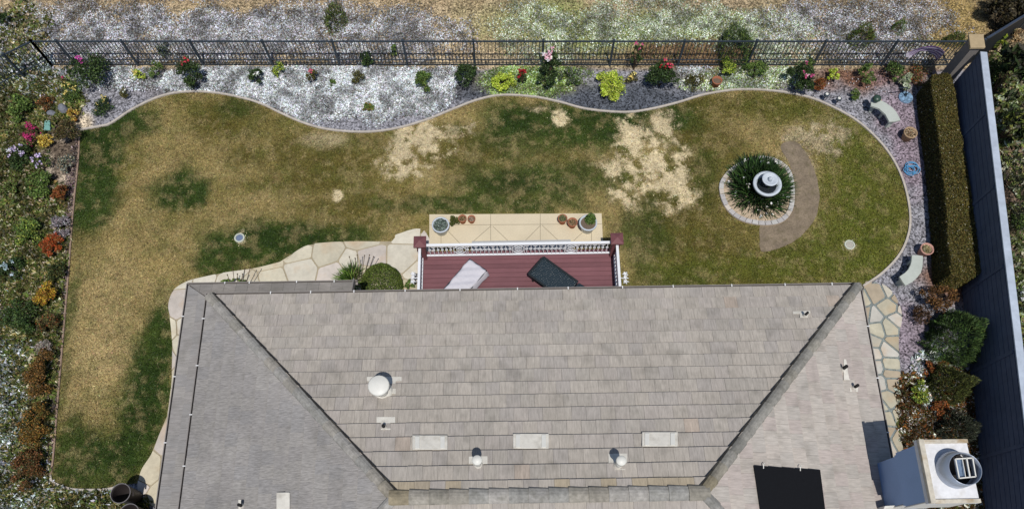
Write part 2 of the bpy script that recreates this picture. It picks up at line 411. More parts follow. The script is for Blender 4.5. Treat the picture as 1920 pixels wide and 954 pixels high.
# fountain bed outline and the bare crescent beside it
CRES = [(1463,276),(1478,266),(1497,270),(1515,295),(1530,330),(1536,370),(1530,405),(1510,435),(1485,455),(1455,468),(1428,472),(1424,450),(1425,424),(1450,421),(1475,405),(1488,380),(1490,350),(1480,310)]
cres_w = smooth_line([XY(*p) for p in CRES], 5, True)
cres_w = [(p[0] + random.uniform(-.012, .012), p[1] + random.uniform(-.012, .012)) for p in cres_w]
mb = MB(); mb.prism(cres_w, 0.008, 0.022)
tag(mb.build('bare_soil_path', mat('bare_soil', L(132, 118, 100), .95, .3, 26, .5, bdist=.02, scale2=3, var2=.2, hue=(L(100, 92, 66), 5, .6))), kind='structure')

# ---------------------------------------------------------------- edging
def strip(line, wd, z0, z1, side=0):
    mb = MB(); n = len(line); L_ = []; R_ = []
    for i in range(n):
        a = Vector(line[max(i - 1, 0)]); b = Vector(line[min(i + 1, n - 1)]); d = (b - a).normalized(); nn = Vector((-d.y, d.x))
        p = Vector(line[i]); L_.append(p + nn * wd * (.5 + side)); R_.append(p - nn * wd * (.5 - side))
    vs = []
    for i in range(n): vs += [(*L_[i], z0), (*L_[i], z1), (*R_[i], z1), (*R_[i], z0)]
    fs = []
    for i in range(n - 1):
        for j in range(4): fs.append((i * 4 + j, (i + 1) * 4 + j, (i + 1) * 4 + (j + 1) % 4, i * 4 + (j + 1) % 4))
    fs += [(0, 1, 2, 3), tuple((n - 1) * 4 + j for j in (3, 2, 1, 0))]
    mb.add(vs, fs); return mb
M_EDGE = mat('edging_concrete', L(190, 181, 170), .85, .15, 6, .1)
tag(strip(top_w, .062, 0, .06).build('lawn_edging', M_EDGE), 'thin wavy pale concrete kerb between lawn and gravel flower bed', 'edging')
tag(strip(bot_w, .06, 0, .05).build('lawn_edging', M_EDGE), 'short curved pale kerb at the lower left tip of the lawn', 'edging')
tag(strip(left_w, .05, 0, .05).build('lawn_edging', mat('timber_edge', L(150, 128, 112), .9, .2, 8, .1)), 'straight brownish strip bordering the left side of the lawn', 'edging')

# ---------------------------------------------------------------- flagstones
def clip(poly, nx, ny, c):
    """keep the side nx*x+ny*y <= c"""
    out = []; n = len(poly)
    for i in range(n):
        a = poly[i]; b = poly[(i + 1) % n]; da = nx * a[0] + ny * a[1] - c; db = nx * b[0] + ny * b[1] - c
        if da <= 0: out.append(a)
        if (da < 0) != (db < 0) and abs(da - db) > 1e-12:
            t = da / (da - db); out.append((a[0] + (b[0] - a[0]) * t, a[1] + (b[1] - a[1]) * t))
    return out
def flags(name, region, seeds_gap, gap, pal, m, z=.03, jit=.42, edge_in=.0):
    reg = [XY(*p) for p in region]; b = np.array(reg); lo = b.min(0) - 1; hi = b.max(0) + 1; seeds = []
    yy = lo[1]; row = 0
    while yy < hi[1]:
        xx = lo[0] + (row % 2) * seeds_gap / 2
        while xx < hi[0]:
            seeds.append((xx + random.uniform(-jit, jit) * seeds_gap, yy + random.uniform(-jit, jit) * seeds_gap)); xx += seeds_gap
        yy += seeds_gap * .9; row += 1
    S = np.array(seeds); mb = MB()
    keep = np.zeros(len(S), bool)
    for a_ in range(9): keep |= inside(S[:, 0] + (.5 * math.cos(a_ * .785) if a_ < 8 else 0), S[:, 1] + (.5 * math.sin(a_ * .785) if a_ < 8 else 0), reg)
    RG = smooth_line(reg, 8, True); RA = np.array(RG)
    def pull(p):
        if inside(np.array([p[0]]), np.array([p[1]]), reg)[0]: return p, False
        k = ((RA - np.array(p)) ** 2).sum(1).argmin(); return (float(RA[k][0]), float(RA[k][1])), True
    for i in np.nonzero(keep)[0]:
        s = S[i]; poly = [(s[0] - 1.5, s[1] - 1.5), (s[0] + 1.5, s[1] - 1.5), (s[0] + 1.5, s[1] + 1.5), (s[0] - 1.5, s[1] + 1.5)]
        for j in np.argsort(((S - s) ** 2).sum(1))[1:14]:
            d = S[j] - s; l = np.hypot(*d); d = d / l; c = d @ s + l / 2 - gap / 2
            poly = clip(poly, d[0], d[1], c)
            if len(poly) < 3: break
        if len(poly) < 3: continue
        # round the corners and roughen the outline
        q = []; n = len(poly)
        for a in range(n):
            p0 = Vector(poly[a]); p1 = Vector(poly[(a + 1) % n]); e = p1 - p0
            if e.length < .04: continue
            for t in (.08, .2, .32, .44, .56, .68, .8, .92):
                w_ = p0 + e * t; nn = Vector((e.y, -e.x)).normalized(); w_ -= nn * random.uniform(0, .007)
                w2, mv = pull((w_.x, w_.y))
                if not q or math.dist(q[-1], w2) > .015: q.append(w2)
        if len(q) < 3: continue
        if abs(sum(q[i_][0] * q[(i_ + 1) % len(q)][1] - q[(i_ + 1) % len(q)][0] * q[i_][1] for i_ in range(len(q)))) < .03: continue
        cx = sum(p[0] for p in q) / len(q); cy = sum(p[1] for p in q) / len(q)
        tp = [(cx + (p[0] - cx) * .975, cy + (p[1] - cy) * .975) for p in q]
        A = sum(q[i_][0] * q[(i_ + 1) % len(q)][1] - q[(i_ + 1) % len(q)][0] * q[i_][1] for i_ in range(len(q)))
        if A < 0: q = q[::-1]; tp = tp[::-1]
        co = random.choice(pal); f_ = random.uniform(.88, 1.1); co = tuple(x * f_ for x in co)
        mb.prism(q, 0.0, z + random.uniform(-.004, .008), col=co, top=tp)
    return tag(mb.build(name, m), kind='structure')
M_FLAG = mat('flagstone', None, .85, .09, 9, .15, scale2=2.2, var2=.09, hue=(L(196, 160, 118), 1.4, .45))
PAL_F = [L(208, 200, 178), L(214, 207, 190), L(200, 190, 166), L(206, 196, 186)]
regA = [(302,954),(262,925),(264,885),(285,850),(300,812),(314,780),(322,720),(324,650),(320,600),(316,572),(326,545),(352,528),(385,519),(425,511),(480,503),
        (537,488),(552,474),(578,460),(614,455),(668,453),(735,453),(745,440),(800,438),(800,560),(420,580),(380,954)]
mb = MB(); mb.prism([XY(*p) for p in regA], .005, .021); 
tag(mb.build('path_bed', mat('path_sand', L(170, 158, 134), .95, .2, 50, .2, scale2=2, var2=.15)), kind='structure')
flags('flagstone_path', regA, .78, .016, PAL_F, M_FLAG, .036)
regB = [(1618,542),(1640,528),(1672,548),(1690,590),(1684,640),(1688,700),(1692,760),(1690,830),(1700,860),(1690,954),(1630,954),(1620,700)]
mb = MB(); mb.prism([XY(*p) for p in regB], .005, .018)
tag(mb.build('path_bed', mat('path_gravel', L(130, 138, 136), .95, .3, 40, .3, mode='chips')), kind='structure')
flags('flagstone_path', regB, .48, .045, [L(196, 190, 168), L(186, 178, 156), L(202, 198, 188), L(180, 166, 144), L(190, 184, 168)], M_FLAG, .036)

# ---------------------------------------------------------------- patio slab
ZP = .045
pa, pb, pc, pd = XY(805,402,ZP), XY(1128,400,ZP), XY(1131,462,ZP), XY(805,465,ZP)
mb = MB(); mb.prism([pa, pb, pc, pd], -.02, ZP)
patio = tag(mb.build('patio', M_PATIO := mat('patio_concrete', L(214, 200, 172), .85, .06, 25, .06, scale2=1.2, var2=.06)), kind='structure')
mb = MB(); JC = L(150, 140, 120)
def joint(a, b):
    mb.bar((*XY(*a, ZP), ZP + .0015), (*XY(*b, ZP), ZP + .0015), .014, .003)
for a, b in [((806,422),(1129,420)),((920,402),(920,455)),((1013,401),(1013,453)),((827,422),(827,460)),((1109,421),(1109,455)),
             ((920,424),(888,452)),((924,424),(952,451)),((1013,423),(984,452)),((1016,422),(1046,450)),((841,434),(862,456)),((1092,436),(1076,451))]: joint(a, b)
tag(mb.build('patio_joints', mat('joint', JC, .95, .1, 20, 0)), kind='structure')

# grass blades on the lawn
def scatter_in(poly, n):
    b = np.array(poly); lo = b.min(0); hi = b.max(0)
    x = rng.uniform(lo[0], hi[0], n); y = rng.uniform(lo[1], hi[1], n); k = inside(x, y, poly); return x[k], y[k]
x, y = scatter_in(lawn_poly, 420000)
k = ~inside(x, y, cres_w) & ~((x > -7) & (x < 8.2) & (y < 6.8)); x = x[k]; y = y[k]
for rg in (regA, regB):
    k = ~inside(x, y, [XY(*p) for p in rg]); x = x[k]; y = y[k]
fc = P(1422, 352); k = (x - fc.x) ** 2 + (y - fc.y) ** 2 > 1.15 ** 2; x = x[k]; y = y[k]
k = ~((x > P(805, 402).x) & (x < P(1131, 402).x) & (y < P(960, 401).y)); x = x[k]; y = y[k]
c = lawn_dither(x, y, .10); pale = lawn_color(x, y).mean(1) > .33
kk = ~(pale & (rng.random(len(x)) < .6)); x = x[kk]; y = y[kk]; c = c[kk]
n = len(x); c = np.clip(c * (1.15 + rng.normal(0, .36, (n, 1))) * (1 + rng.normal(0, .07, (n, 3))), .003, .8)
C = np.stack([x, y, np.full(n, .028)], 1)
tag(leaf_mesh('grass', C, rng.uniform(.045, .085, n), c, asp=.28, tilt=1.3),
    'short patchy green and straw coloured grass blades of the lawn', 'grass', kind='stuff')

# ================================================================ THE HOUSE
ZE = 3.1; ZR = 4.86
EL = P(387, 550, ZE).x + .09; ER = P(1613, 531, ZE).x - .09; EY = (P(387, 550, ZE).y + P(1613, 531, ZE).y) / 2 - .09
RL = P(740, 930, ZR).x; RR = P(1318, 926, ZR).x; RY = (P(740, 930, ZR).y + P(1310, 926, ZR).y) / 2
BY = RY - (EY - RY)                            # the rear eave, out of the frame
house = empty('house', ((EL + ER) / 2, RY, 0), 'single storey house under a large grey brown tiled hip roof at the bottom', 'house')
T_MAIN = [L(174,166,156), L(170,163,154), L(178,170,160), L(173,165,157), L(168,161,154)]
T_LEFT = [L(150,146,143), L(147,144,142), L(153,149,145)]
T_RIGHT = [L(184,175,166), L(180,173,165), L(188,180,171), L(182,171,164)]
def tiles(mb, O, U, Vd, poly, pal, tint=None, w=.305, e=.343, seed=1, th=.06, off=0.0, g0=.001):
    """overlapping flat roof tiles on the slope O + u*U + v*Vd, clipped to the convex outline poly"""
    rs = random.Random(seed); O = Vector(O); U = Vector(U).normalized(); Vd = Vector(Vd).normalized(); N = U.cross(Vd)
    if N.z < 0: N = -N
    A = sum(poly[i][0] * poly[(i + 1) % len(poly)][1] - poly[(i + 1) % len(poly)][0] * poly[i][1] for i in range(len(poly)))
    if A < 0: poly = poly[::-1]
    hp = []
    for i in range(len(poly)):
        a = poly[i]; b = poly[(i + 1) % len(poly)]; dx, dy = b[0] - a[0], b[1] - a[1]; l = math.hypot(dx, dy)
        hp.append((dy / l, -dx / l, (dy * a[0] - dx * a[1]) / l))
    u0 = min(p[0] for p in poly); u1 = max(p[0] for p in poly); v0 = min(p[1] for p in poly); v1 = max(p[1] for p in poly)
    for j in range(int((v1 - v0) / e) + 2):
        vv = v0 + j * e; sh = (j % 2) * w * .5 + rs.uniform(-.02, .02) + off; i = 0
        rowk = rs.uniform(.985, 1.015)
        while u0 - w + sh + i * w < u1:
            uu = u0 - w + sh + i * w; i += 1
            jt = rs.uniform(-.003, .003); g = g0 + rs.uniform(0, .0015) * (1 if g0 > .0009 else .4)
            q = [(uu + g, vv + jt), (uu + w - g, vv + jt + rs.uniform(-.003, .003)), (uu + w - g, vv + e + .03), (uu + g, vv + e + .03)]
            for h in hp:
                q = clip(q, *h)
                if len(q) < 3: break
            if len(q) < 3: continue
            lift = rs.uniform(-.002, .003); k = rs.uniform(.98, 1.02) * rowk; c = rs.choice(pal); c = tuple(x * k for x in c)
            if tint: c = tint(uu, vv, c, rs)
            def hz(v): t = (v - vv) / (e + .03); return (th + .012 + lift) * (1 - t) + .010 * t
            tp = [O + U * p[0] + Vd * p[1] + N * hz(p[1]) for p in q]; bt = [O + U * p[0] + Vd * p[1] + N * (hz(p[1]) - th) for p in q]
            n = len(q)
            mb.add(bt + tp, [tuple(range(n - 1, -1, -1)), tuple(range(n, 2 * n))] + [(a, (a + 1) % n, n + (a + 1) % n, n + a) for a in range(n)], c)
def tile_mat(name, st):
    return mat(name, None, .9, .19, 9, .4, stretch=st, bdist=.006, scale2=.9, var2=.07, hue=(L(112, 108, 100), 2.6, .35), spec=.2)
MT_Y = tile_mat('tile_concrete', (3.4, .5, 1)); MT_X = tile_mat('tile_concrete_side', (.5, 3.4, 1))
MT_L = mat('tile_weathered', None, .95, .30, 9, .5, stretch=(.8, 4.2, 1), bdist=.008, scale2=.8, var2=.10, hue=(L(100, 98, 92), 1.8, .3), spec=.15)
S1 = (Vector((0, RY, ZR)) - Vector((0, EY, ZE))); LS = S1.length
def tint_main(u, v, c, rs):
    if rs.random() < .02: c = (c[0] * 1.05, c[1] * .97, c[2] * .92)
    if v > LS - .42 and rs.random() < .6: c = (c[0] * .92, c[1] * .86, c[2] * .72)
    return c
O1 = Vector((EL, EY, ZE)); Wd = ER - EL
mb = MB(); tiles(mb, O1, (1, 0, 0), S1, [(0, 0), (Wd, 0), (RR - EL, LS), (RL - EL, LS)], T_MAIN, tint_main, seed=3)
main = mb.build('roof', MT_Y, house)
SL = Vector((RL - EL, 0, ZR - ZE)); D = EY - BY
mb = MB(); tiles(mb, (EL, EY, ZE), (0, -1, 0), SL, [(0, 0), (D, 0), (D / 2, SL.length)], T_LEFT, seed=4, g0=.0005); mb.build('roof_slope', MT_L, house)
SR = Vector((RR - ER, 0, ZR - ZE))
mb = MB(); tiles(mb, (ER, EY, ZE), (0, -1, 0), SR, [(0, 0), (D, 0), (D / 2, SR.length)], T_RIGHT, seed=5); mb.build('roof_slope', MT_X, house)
mb = MB(); tiles(mb, (EL, BY, ZE), (1, 0, 0), (0, RY - BY, ZR - ZE), [(0, 0), (Wd, 0), (RR - EL, LS), (RL - EL, LS)], T_MAIN, seed=6); mb.build('roof_slope', MT_Y, house)
# the boarding under the tiles
mb = MB(); z = -.012
mb.add([(EL, EY, ZE+z), (ER, EY, ZE+z), (RR, RY, ZR+z), (RL, RY, ZR+z), (EL, BY, ZE+z), (ER, BY, ZE+z)], [(0,3,2,1), (1,2,5), (0,4,3), (3,4,5,2), (0,1,5,4)])
mb.build('roof_boarding', mat('roof_felt', L(38, 34, 32), .95, .2, 10, 0), house)
# walls (mostly under the eaves)
OV = .55; mb = MB(); wx0, wx1, wy1, wy0 = EL + OV, ER - OV, EY - OV - .1, BY + OV
mb.box(((wx0 + wx1) / 2, (wy0 + wy1) / 2, 1.52), (wx1 - wx0, wy1 - wy0, 3.04)); mb.build('wall', mat('stucco', L(206, 198, 184), .9, .06, 60, .1), house)
M_GUT = mat('gutter_metal', L(140, 134, 130), .55, .1, 6, .02, spec=.4); M_STRAP = mat('strap_white', L(225, 225, 225), .5, .03, 5, 0)
def gutter(a, b, out, straps, zt):
    a = Vector(a); b = Vector(b); d = (b - a).normalized(); out = Vector(out); R = Matrix((d, out, Vector((0, 0, 1)))).transposed(); l = (b - a).length; m = (a + b) / 2
    mb = MB()
    mb.box(m + out * .035 - Vector((0, 0, .10)), (l, .012, .20), R=R, col=None)                    # fascia side
    mb.box(m + out * .065 - Vector((0, 0, .115)), (l + .16, .07, .008), R=R)
    mb.box(m + out * .097 - Vector((0, 0, .055)), (l + .18, .008, .125), R=R)
    mb.box(m + out * .100 - Vector((0, 0, .0)), (l + .18, .02, .014), R=R)
    g_ = mb.build('gutter', M_GUT, house)
    for s in straps:
        mb = MB(); mb.box(a + (b - a) * s + out * .06 + Vector((0, 0, .012)), (.025, .11, .008), R=R); o = mb.build('gutter_strap', M_STRAP, g_)
    return g_
sx = [(502-387)/1226, (578-387)/1226, (660-387)/1226, (757-387)/1226, (861-387)/1226, (970-387)/1226, (1066-387)/1226, (1169-387)/1226, (1265-387)/1226, (1376-387)/1226, (1477-387)/1226, (1566-387)/1226]
gutter((EL, EY, ZE), (ER, EY, ZE), (0, 1, 0), sx, ZE)
gutter((EL, EY, ZE), (EL, BY, ZE), (-1, 0, 0), [.055, .17, .285, .4, .515, .64, .78, .9], ZE)
gutter((ER, EY, ZE), (ER, BY, ZE), (1, 0, 0), [.1, .225, .35, .475, .62, .76, .9], ZE)
# lower lean-to roof showing beyond the upper eave
ZL = 2.42; LXo = P(357, 537, ZL).x; LYo = P(357, 537, ZL).y; LXi = EL + .06; LYi = EY - .06; ZLi = 2.70; LXe = P(663, 533, ZL).x
sl_ = Vector((LXi - LXo, 0, ZLi - ZL)); ll = BY - LYo
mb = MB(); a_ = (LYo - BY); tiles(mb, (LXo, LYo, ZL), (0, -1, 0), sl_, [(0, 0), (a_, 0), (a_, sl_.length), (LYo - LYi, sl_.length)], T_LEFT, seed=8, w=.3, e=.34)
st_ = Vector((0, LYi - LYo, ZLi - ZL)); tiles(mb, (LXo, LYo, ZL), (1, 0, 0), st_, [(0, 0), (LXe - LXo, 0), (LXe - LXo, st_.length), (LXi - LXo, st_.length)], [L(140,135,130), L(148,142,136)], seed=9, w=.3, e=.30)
mb.build('lower_roof', MT_X, house)
mb = MB(); mb.add([(LXo, LYo, ZL-.01), (LXe, LYo, ZL-.01), (LXe, LYi, ZLi-.01), (LXi, LYi, ZLi-.01), (LXi, BY, ZLi-.01), (LXo, BY, ZL-.01)], [(0, 3, 2, 1), (0, 5, 4, 3)])
mb.prism([(LXo + .03, BY), (LXo + .03, LYo - .03), (LXe, LYo - .03), (LXe, LYi - .3), (LXi, LYi - .3), (LXi, BY)], ZL - .2, ZL - .03)
mb.build('roof_boarding', MATS['roof_felt'], house)
gutter((LXo, LYo, ZL), (LXe, LYo, ZL), (0, 1, 0), [.21, .36, .65, .88], ZL)
gutter((LXo, LYo, ZL), (LXo, BY, ZL), (-1, 0, 0), [.075, .22, .37, .52, .68, .84], ZL)
mb = MB(); mb.bar((LXe + .01, LYo + .1, ZL + .0), (LXe + .01, LYi, ZLi), .03, .16); mb.build('verge_trim', M_GUT, house)
mb = MB(); mb.bar((LXe - .8, LYo + .03, ZL + .05), (LXe - 3.2, LYo + .03, ZL + .05), .01, .01)
# hip and ridge caps
def caps(name, a, b, pal, n_hint=.36, wd=.13, lich=0, seed=1, z=.055, dark=0):
    a = Vector(a); b = Vector(b); d = (b - a); l = d.length; d.normalize(); n = int(round(l / n_hint)); e = l / n
    side = Vector((0, 0, 1)).cross(d).normalized(); up = d.cross(side); rs = random.Random(seed); mb = MB()
    for i in range(n):
        s0 = a + d * (e * i); s1 = a + d * (e * i + e + .03); t = i / n
        c = rs.choice(pal); k = rs.uniform(.88, 1.08); c = tuple(x * k for x in c)
        lk_ = lich(t, rs) if lich else 0
        if lk_: c = tuple(c[q] * (1 - lk_) + (L(138, 118, 66))[q] * lk_ for q in range(3))
        prof = [(-1, -.05), (-.85, -.015), (-.4, .02), (0, .032), (.4, .02), (.85, -.015), (1, -.05)]
        vs = []
        for s, zz, sc in ((s0, z + .028, 1.05), (s1, z, .96)):
            for x_, y_ in prof: vs.append(s + side * x_ * wd * sc + up * (y_ + zz))
            for x_, y_ in prof[::-1]: vs.append(s + side * x_ * wd * sc * .93 + up * (y_ + zz - .022))
        m_ = 14; fs = [(i_, (i_ + 1) % m_, m_ + (i_ + 1) % m_, m_ + i_) for i_ in range(m_)] + [tuple(range(m_ - 1, -1, -1)), tuple(range(m_, 2 * m_))]
        mb.add(vs, fs, c)
    # bedding mortar under the caps
    mb.bar(a + up * .02, b + up * .02, wd * 1.5, .035, col=L(110, 104, 96))
    if dark: mb.bar(a + side * wd * dark + up * (z - .02), b + side * wd * dark + up * (z - .02), .03, .04, col=L(44, 42, 40))  # dark strip on the main-slope side: gap shadow and mortar put into colour
    return mb.build(name, MT_RIDGE, house)
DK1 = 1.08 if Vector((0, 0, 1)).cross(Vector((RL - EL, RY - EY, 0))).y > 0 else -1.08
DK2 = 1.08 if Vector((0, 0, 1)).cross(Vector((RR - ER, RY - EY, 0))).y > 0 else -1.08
MT_RIDGE = mat('ridge_tile', None, .92, .22, 14, .3, scale2=3.5, var2=.14, hue=(L(100, 98, 86), 4.5, .4))
P_R = [L(156,153,148), L(149,147,142), L(160,156,150)]
caps('ridge', (RL - .1, RY, ZR), (RR + .1, RY, ZR), P_R, .40, .15, lambda t, r: max(0, .5 - 5 * min(t, 1 - t)) + (r.random() < .3) * .18, 2, z=.06)
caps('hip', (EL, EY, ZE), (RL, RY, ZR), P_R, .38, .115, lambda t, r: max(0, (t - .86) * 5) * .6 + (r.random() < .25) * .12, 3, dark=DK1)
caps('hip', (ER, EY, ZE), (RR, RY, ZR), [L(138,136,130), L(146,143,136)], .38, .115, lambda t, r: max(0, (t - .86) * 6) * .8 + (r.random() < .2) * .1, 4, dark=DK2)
caps('hip', (EL, BY, ZE), (RL, RY, ZR), P_R, .38, .115, 0, 5); caps('hip', (ER, BY, ZE), (RR, RY, ZR), P_R, .38, .115, 0, 6)

rebase(house)
# roof fittings: positions found on the slope itself
def on_main(px, py, h=.045):
    z = ZE
    for _ in range(20):
        p = P(px, py, z); z = ZE + (EY - p.y) / (EY - RY) * (ZR - ZE) + h
    return P(px, py, z)
def on_right(px, py, h=.045):
    z = ZE
    for _ in range(20):
        p = P(px, py, z); z = ZE + (ER - p.x) / (ER - RR) * (ZR - ZE) + h
    return P(px, py, z)
def on_left(px, py, h=.045):
    z = ZE
    for _ in range(20):
        p = P(px, py, z); z = ZE + (p.x - EL) / (RL - EL) * (ZR - ZE) + h
    return P(px, py, z)
M_FLASH = mat('painted_flashing', L(224, 219, 208), .6, .09, 7, .08, scale2=2.5, var2=.06, hue=(L(165, 158, 145), 5, .5))
M_CAP = mat('vent_cap', L(226, 224, 216), .45, .04, 8, .02); M_DARKHOLE = mat('dark_pipe', L(30, 28, 28), .8, .1, 10, 0)
def plate(mb, fn, x0_, y0_, x1_, y1_, h=.055, t=.02):
    q = [fn(x0_, y0_, h), fn(x1_, y0_, h), fn(x1_, y1_, h), fn(x0_, y1_, h)]
    mb.add([p - Vector((0, 0, t)) for p in q] + q, [(0, 1, 2, 3), (7, 6, 5, 4), (0, 4, 5, 1), (1, 5, 6, 2), (2, 6, 7, 3), (3, 7, 4, 0)])
def vent(label, fn, plates, base, hgt, r_pipe, r_cap, cap_z, name='roof_vent', cap='flat', lean=(0, 0)):
    b = fn(*base); root = empty(name, b, label, 'roof vent', 'vents on the roof')
    mb = MB()
    for p in plates: plate(mb, fn, *p)
    mb.lathe([(r_pipe * 1.7, -.04), (r_pipe * 1.35, .05), (r_pipe * 1.05, .09)], b, 16)
    mb.build('flashing', M_FLASH, root)
    mb = MB(); mb.lathe([(r_pipe, -.05), (r_pipe, hgt), (r_pipe * .8, hgt)], b, 16); mb.build('pipe', M_CAP if cap else M_DARKHOLE, root, True)
    if cap == 'dome':
        mb = MB(); c_ = b + Vector((0, 0, cap_z)); mb.lathe([(r_cap * .86, -.07), (r_cap, -.06), (r_cap, -.02), (r_cap * .93, .02), (r_cap * .7, .06), (r_cap * .35, .08), (.01, .085)], c_, 28); mb.build('cap', M_CAP, root, True)
    elif cap == 'flat':
        mb = MB(); c_ = b + Vector((0, 0, cap_z)); mb.lathe([(r_cap, -.05), (r_cap, 0), (r_cap * .9, .02), (.01, .035)], c_, 20)
        mb.lathe([(r_cap * .8, -.12), (r_cap * .8, -.09)], c_, 20); mb.build('cap', M_CAP, root, True)
    else:
        mb = MB(); mb.lathe([(r_pipe * .8, hgt - .02), (r_pipe * .78, hgt + .002)], b, 14); mb.build('opening', M_DARKHOLE, root)
    return rebase_local(root)
def rebase_local(root): return rebase(root)
vent('wide round white vent cap on the roof, largest of the vents', on_main, [(688, 706, 753, 714), (700, 714, 742, 738)], (718, 735), .42, .14, .225, .50, cap='flat')
vent('small dark pipe vent through a white T flashing below the largest vent', on_main, [(706, 781, 741, 792), (714, 792, 732, 805)], (721, 801), .16, .035, .04, .2, cap=None)
vent('left of two slim white capped flue vents near the ridge', on_main, [(879, 849, 914, 869), (887, 868, 905, 880)], (897, 871), .42, .06, .10, .50)
vent('right of two slim white capped flue vents near the ridge', on_main, [(1141, 849, 1176, 868), (1153, 867, 1172, 880)], (1158, 872), .42, .06, .10, .50)
vent('small dark pipe vent in white flashing near the right hip of the roof', on_main, [(1487, 579, 1519, 588), (1500, 588, 1515, 597)], (1508, 592), .20, .03, .05, .2, cap=None)
vent('dark pipe vent beside a tall white flashing strip on the right roof slope', on_right, [(1582, 673, 1596, 712)], (1579, 692), .22, .04, .05, .2, cap=None)
vent('lone small dark pipe on the right slope below the white strip', on_right, [(1594, 726, 1609, 734)], (1600, 727), .22, .035, .05, .2, cap=None)
vent('small dark pipe vent low on the left roof slope at the bottom edge', on_left, [(447, 936, 452, 954)], (455, 948), .22, .035, .05, .2, cap=None)
def low_vent(x0_, y0_, x1_, y1_, fn, label):
    c = fn((x0_ + x1_) / 2, (y0_ + y1_) / 2); root = empty('low_roof_vent', c, label, 'roof vent', 'low profile vents on the roof')
    mb = MB(); plate(mb, fn, x0_, y0_, x1_, y1_, .10, .06); mb.build('cover', M_FLASH, root, bevel=.012)
    wx_ = (x1_ - x0_) * .13
    if x1_ - x0_ > 50:
        for s in (0, 1):
            mb = MB(); xa = x0_ + 5 + s * (x1_ - x0_ - 10 - wx_); plate(mb, fn, xa, y0_ + 2, xa + wx_, y1_ - 2, .118, .02); mb.build('end_cap', M_CAP, root, bevel=.008)
    return rebase(root)
low_vent(773, 815, 839, 842, on_main, 'low flat white vent on the roof, leftmost of the three in a row')
low_vent(962, 812, 1029, 840, on_main, 'low flat white vent on the roof, middle of the three in a row')
low_vent(1204, 809, 1271, 836, on_main, 'low flat white vent on the roof, rightmost of the three in a row')
low_vent(518, 922, 543, 960, on_left, 'narrow upright white vent cover on the left roof slope at the bottom')
# black panel on the right slope
c = on_right(1480, 915); root = empty('roof_panel', c, 'large matte black panel lying on the right roof slope', 'roof panel')
mb = MB(); q = [on_right(1413, 872, .10), on_right(1538, 880, .10), on_right(1550, 975, .10), on_right(1428, 975, .10)]
dn = Vector((0, 0, .05)); mb.add([p - dn for p in q] + q, [(0, 1, 2, 3), (7, 6, 5, 4), (0, 4, 5, 1), (1, 5, 6, 2), (2, 6, 7, 3), (3, 7, 4, 0)])
mb.build('panel', mat('panel_black', L(20, 21, 25), .8, .15, 20, .05, spec=.15), root)
for px_ in (1431, 1500):
    a = on_right(px_, 872 + (px_ - 1413) * .064, .11); mb = MB(); mb.tube([a + Vector((0, -.05, 0)), a + Vector((0, .03, .03)), a + Vector((.03, .06, .01))], .010, 6); mb.build('clamp', M_CAP, root)
rebase(root)

# ================================================================ CHIMNEY
ZT = 5.05
def CQ(px, py, z): return XY(px, py, z)
ch = empty('chimney', (*XY(1750, 890, ZT), 0), 'white stuccoed chimney with metal shroud beside the right roof eave', 'chimney')
M_STUC_SHADE = mat('chimney_stucco_shade', L(156, 182, 220), .85, .05, 40, .1, scale2=2, var2=.04)  # white stucco tinted blue: sky-lit shade put into the colour
q1 = CQ(1722, 824, ZT); q2 = CQ(1814, 823, ZT); q3 = CQ(1836, 943, ZT); q4 = CQ(1746, 943, ZT)
cx0 = (q1[0] + q4[0]) / 2; cx1 = (q2[0] + q3[0]) / 2; cy1 = (q1[1] + q2[1]) / 2; cy0 = (q3[1] + q4[1]) / 2
cx0 -= .05; xw = cx0 + .10
mb = MB(); mb.box(((xw + cx1 - .1) / 2, (cy0 + cy1) / 2, 2.1), (cx1 - .1 - xw, cy1 - cy0 - .26, 4.2)); mb.build('stack', M_STUC_SHADE, ch)
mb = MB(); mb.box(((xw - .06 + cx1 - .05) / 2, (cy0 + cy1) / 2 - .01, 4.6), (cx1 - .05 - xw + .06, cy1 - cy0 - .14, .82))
mb.box(((xw - .025 + cx1 - .08) / 2, (cy0 + cy1) / 2 - .01, 4.13), (cx1 - .08 - xw + .025, cy1 - cy0 - .2, .14)); mb.build('corbel', M_STUC_SHADE, ch)
mb = MB(); mb.box(((xw - .06 + cx1 - .05) / 2, cy0 + .045, 4.58), (cx1 - .05 - xw + .07, .02, .85)); mb.box(((xw + cx1 - .1) / 2, cy0 + .11, 3.8), (cx1 - .1 - xw + .01, .02, .75)); mb.build('sunlit_face', M_CAP, ch)  # added white sheets: sunlit look of the south face put into colour
# cap slab with raised rim on the house side
mb = MB(); mb.box(((cx0 + cx1) / 2, (cy0 + cy1) / 2, ZT - .05), (cx1 - cx0, cy1 - cy0, .10)); mb.build('crown', M_WEATHERED, ch, bevel=.01)
mb = MB(); mb.box((cx0 + .05, (cy0 + cy1) / 2, ZT + .045), (.10, cy1 - cy0, .09)); mb.box(((cx0 + cx1) / 2 + .06, cy1 - .04, ZT + .02), (cx1 - cx0 - .12, .08, .04)); mb.box(((cx0 + cx1) / 2 + .06, cy0 + .04, ZT + .02), (cx1 - cx0 - .12, .08, .04))
mb.build('crown_rim', mat('crown_rim', L(200, 192, 176), .85, .12, 12, .1, scale2=3, var2=.15, hue=(L(150, 118, 62), 3.5, .9)), ch, bevel=.008)
M_STEEL = mat('shroud_metal', L(172, 180, 194), .35, .08, 6, .02, metal=.5, spec=.5, scale2=2, var2=.1)
c0 = Vector((*XY(1790, 880, ZT), ZT)); c1 = Vector((*XY(1810, 878, ZT + .36), ZT + .36)); r0 = .37; r1 = .31
k = 36; vs = []
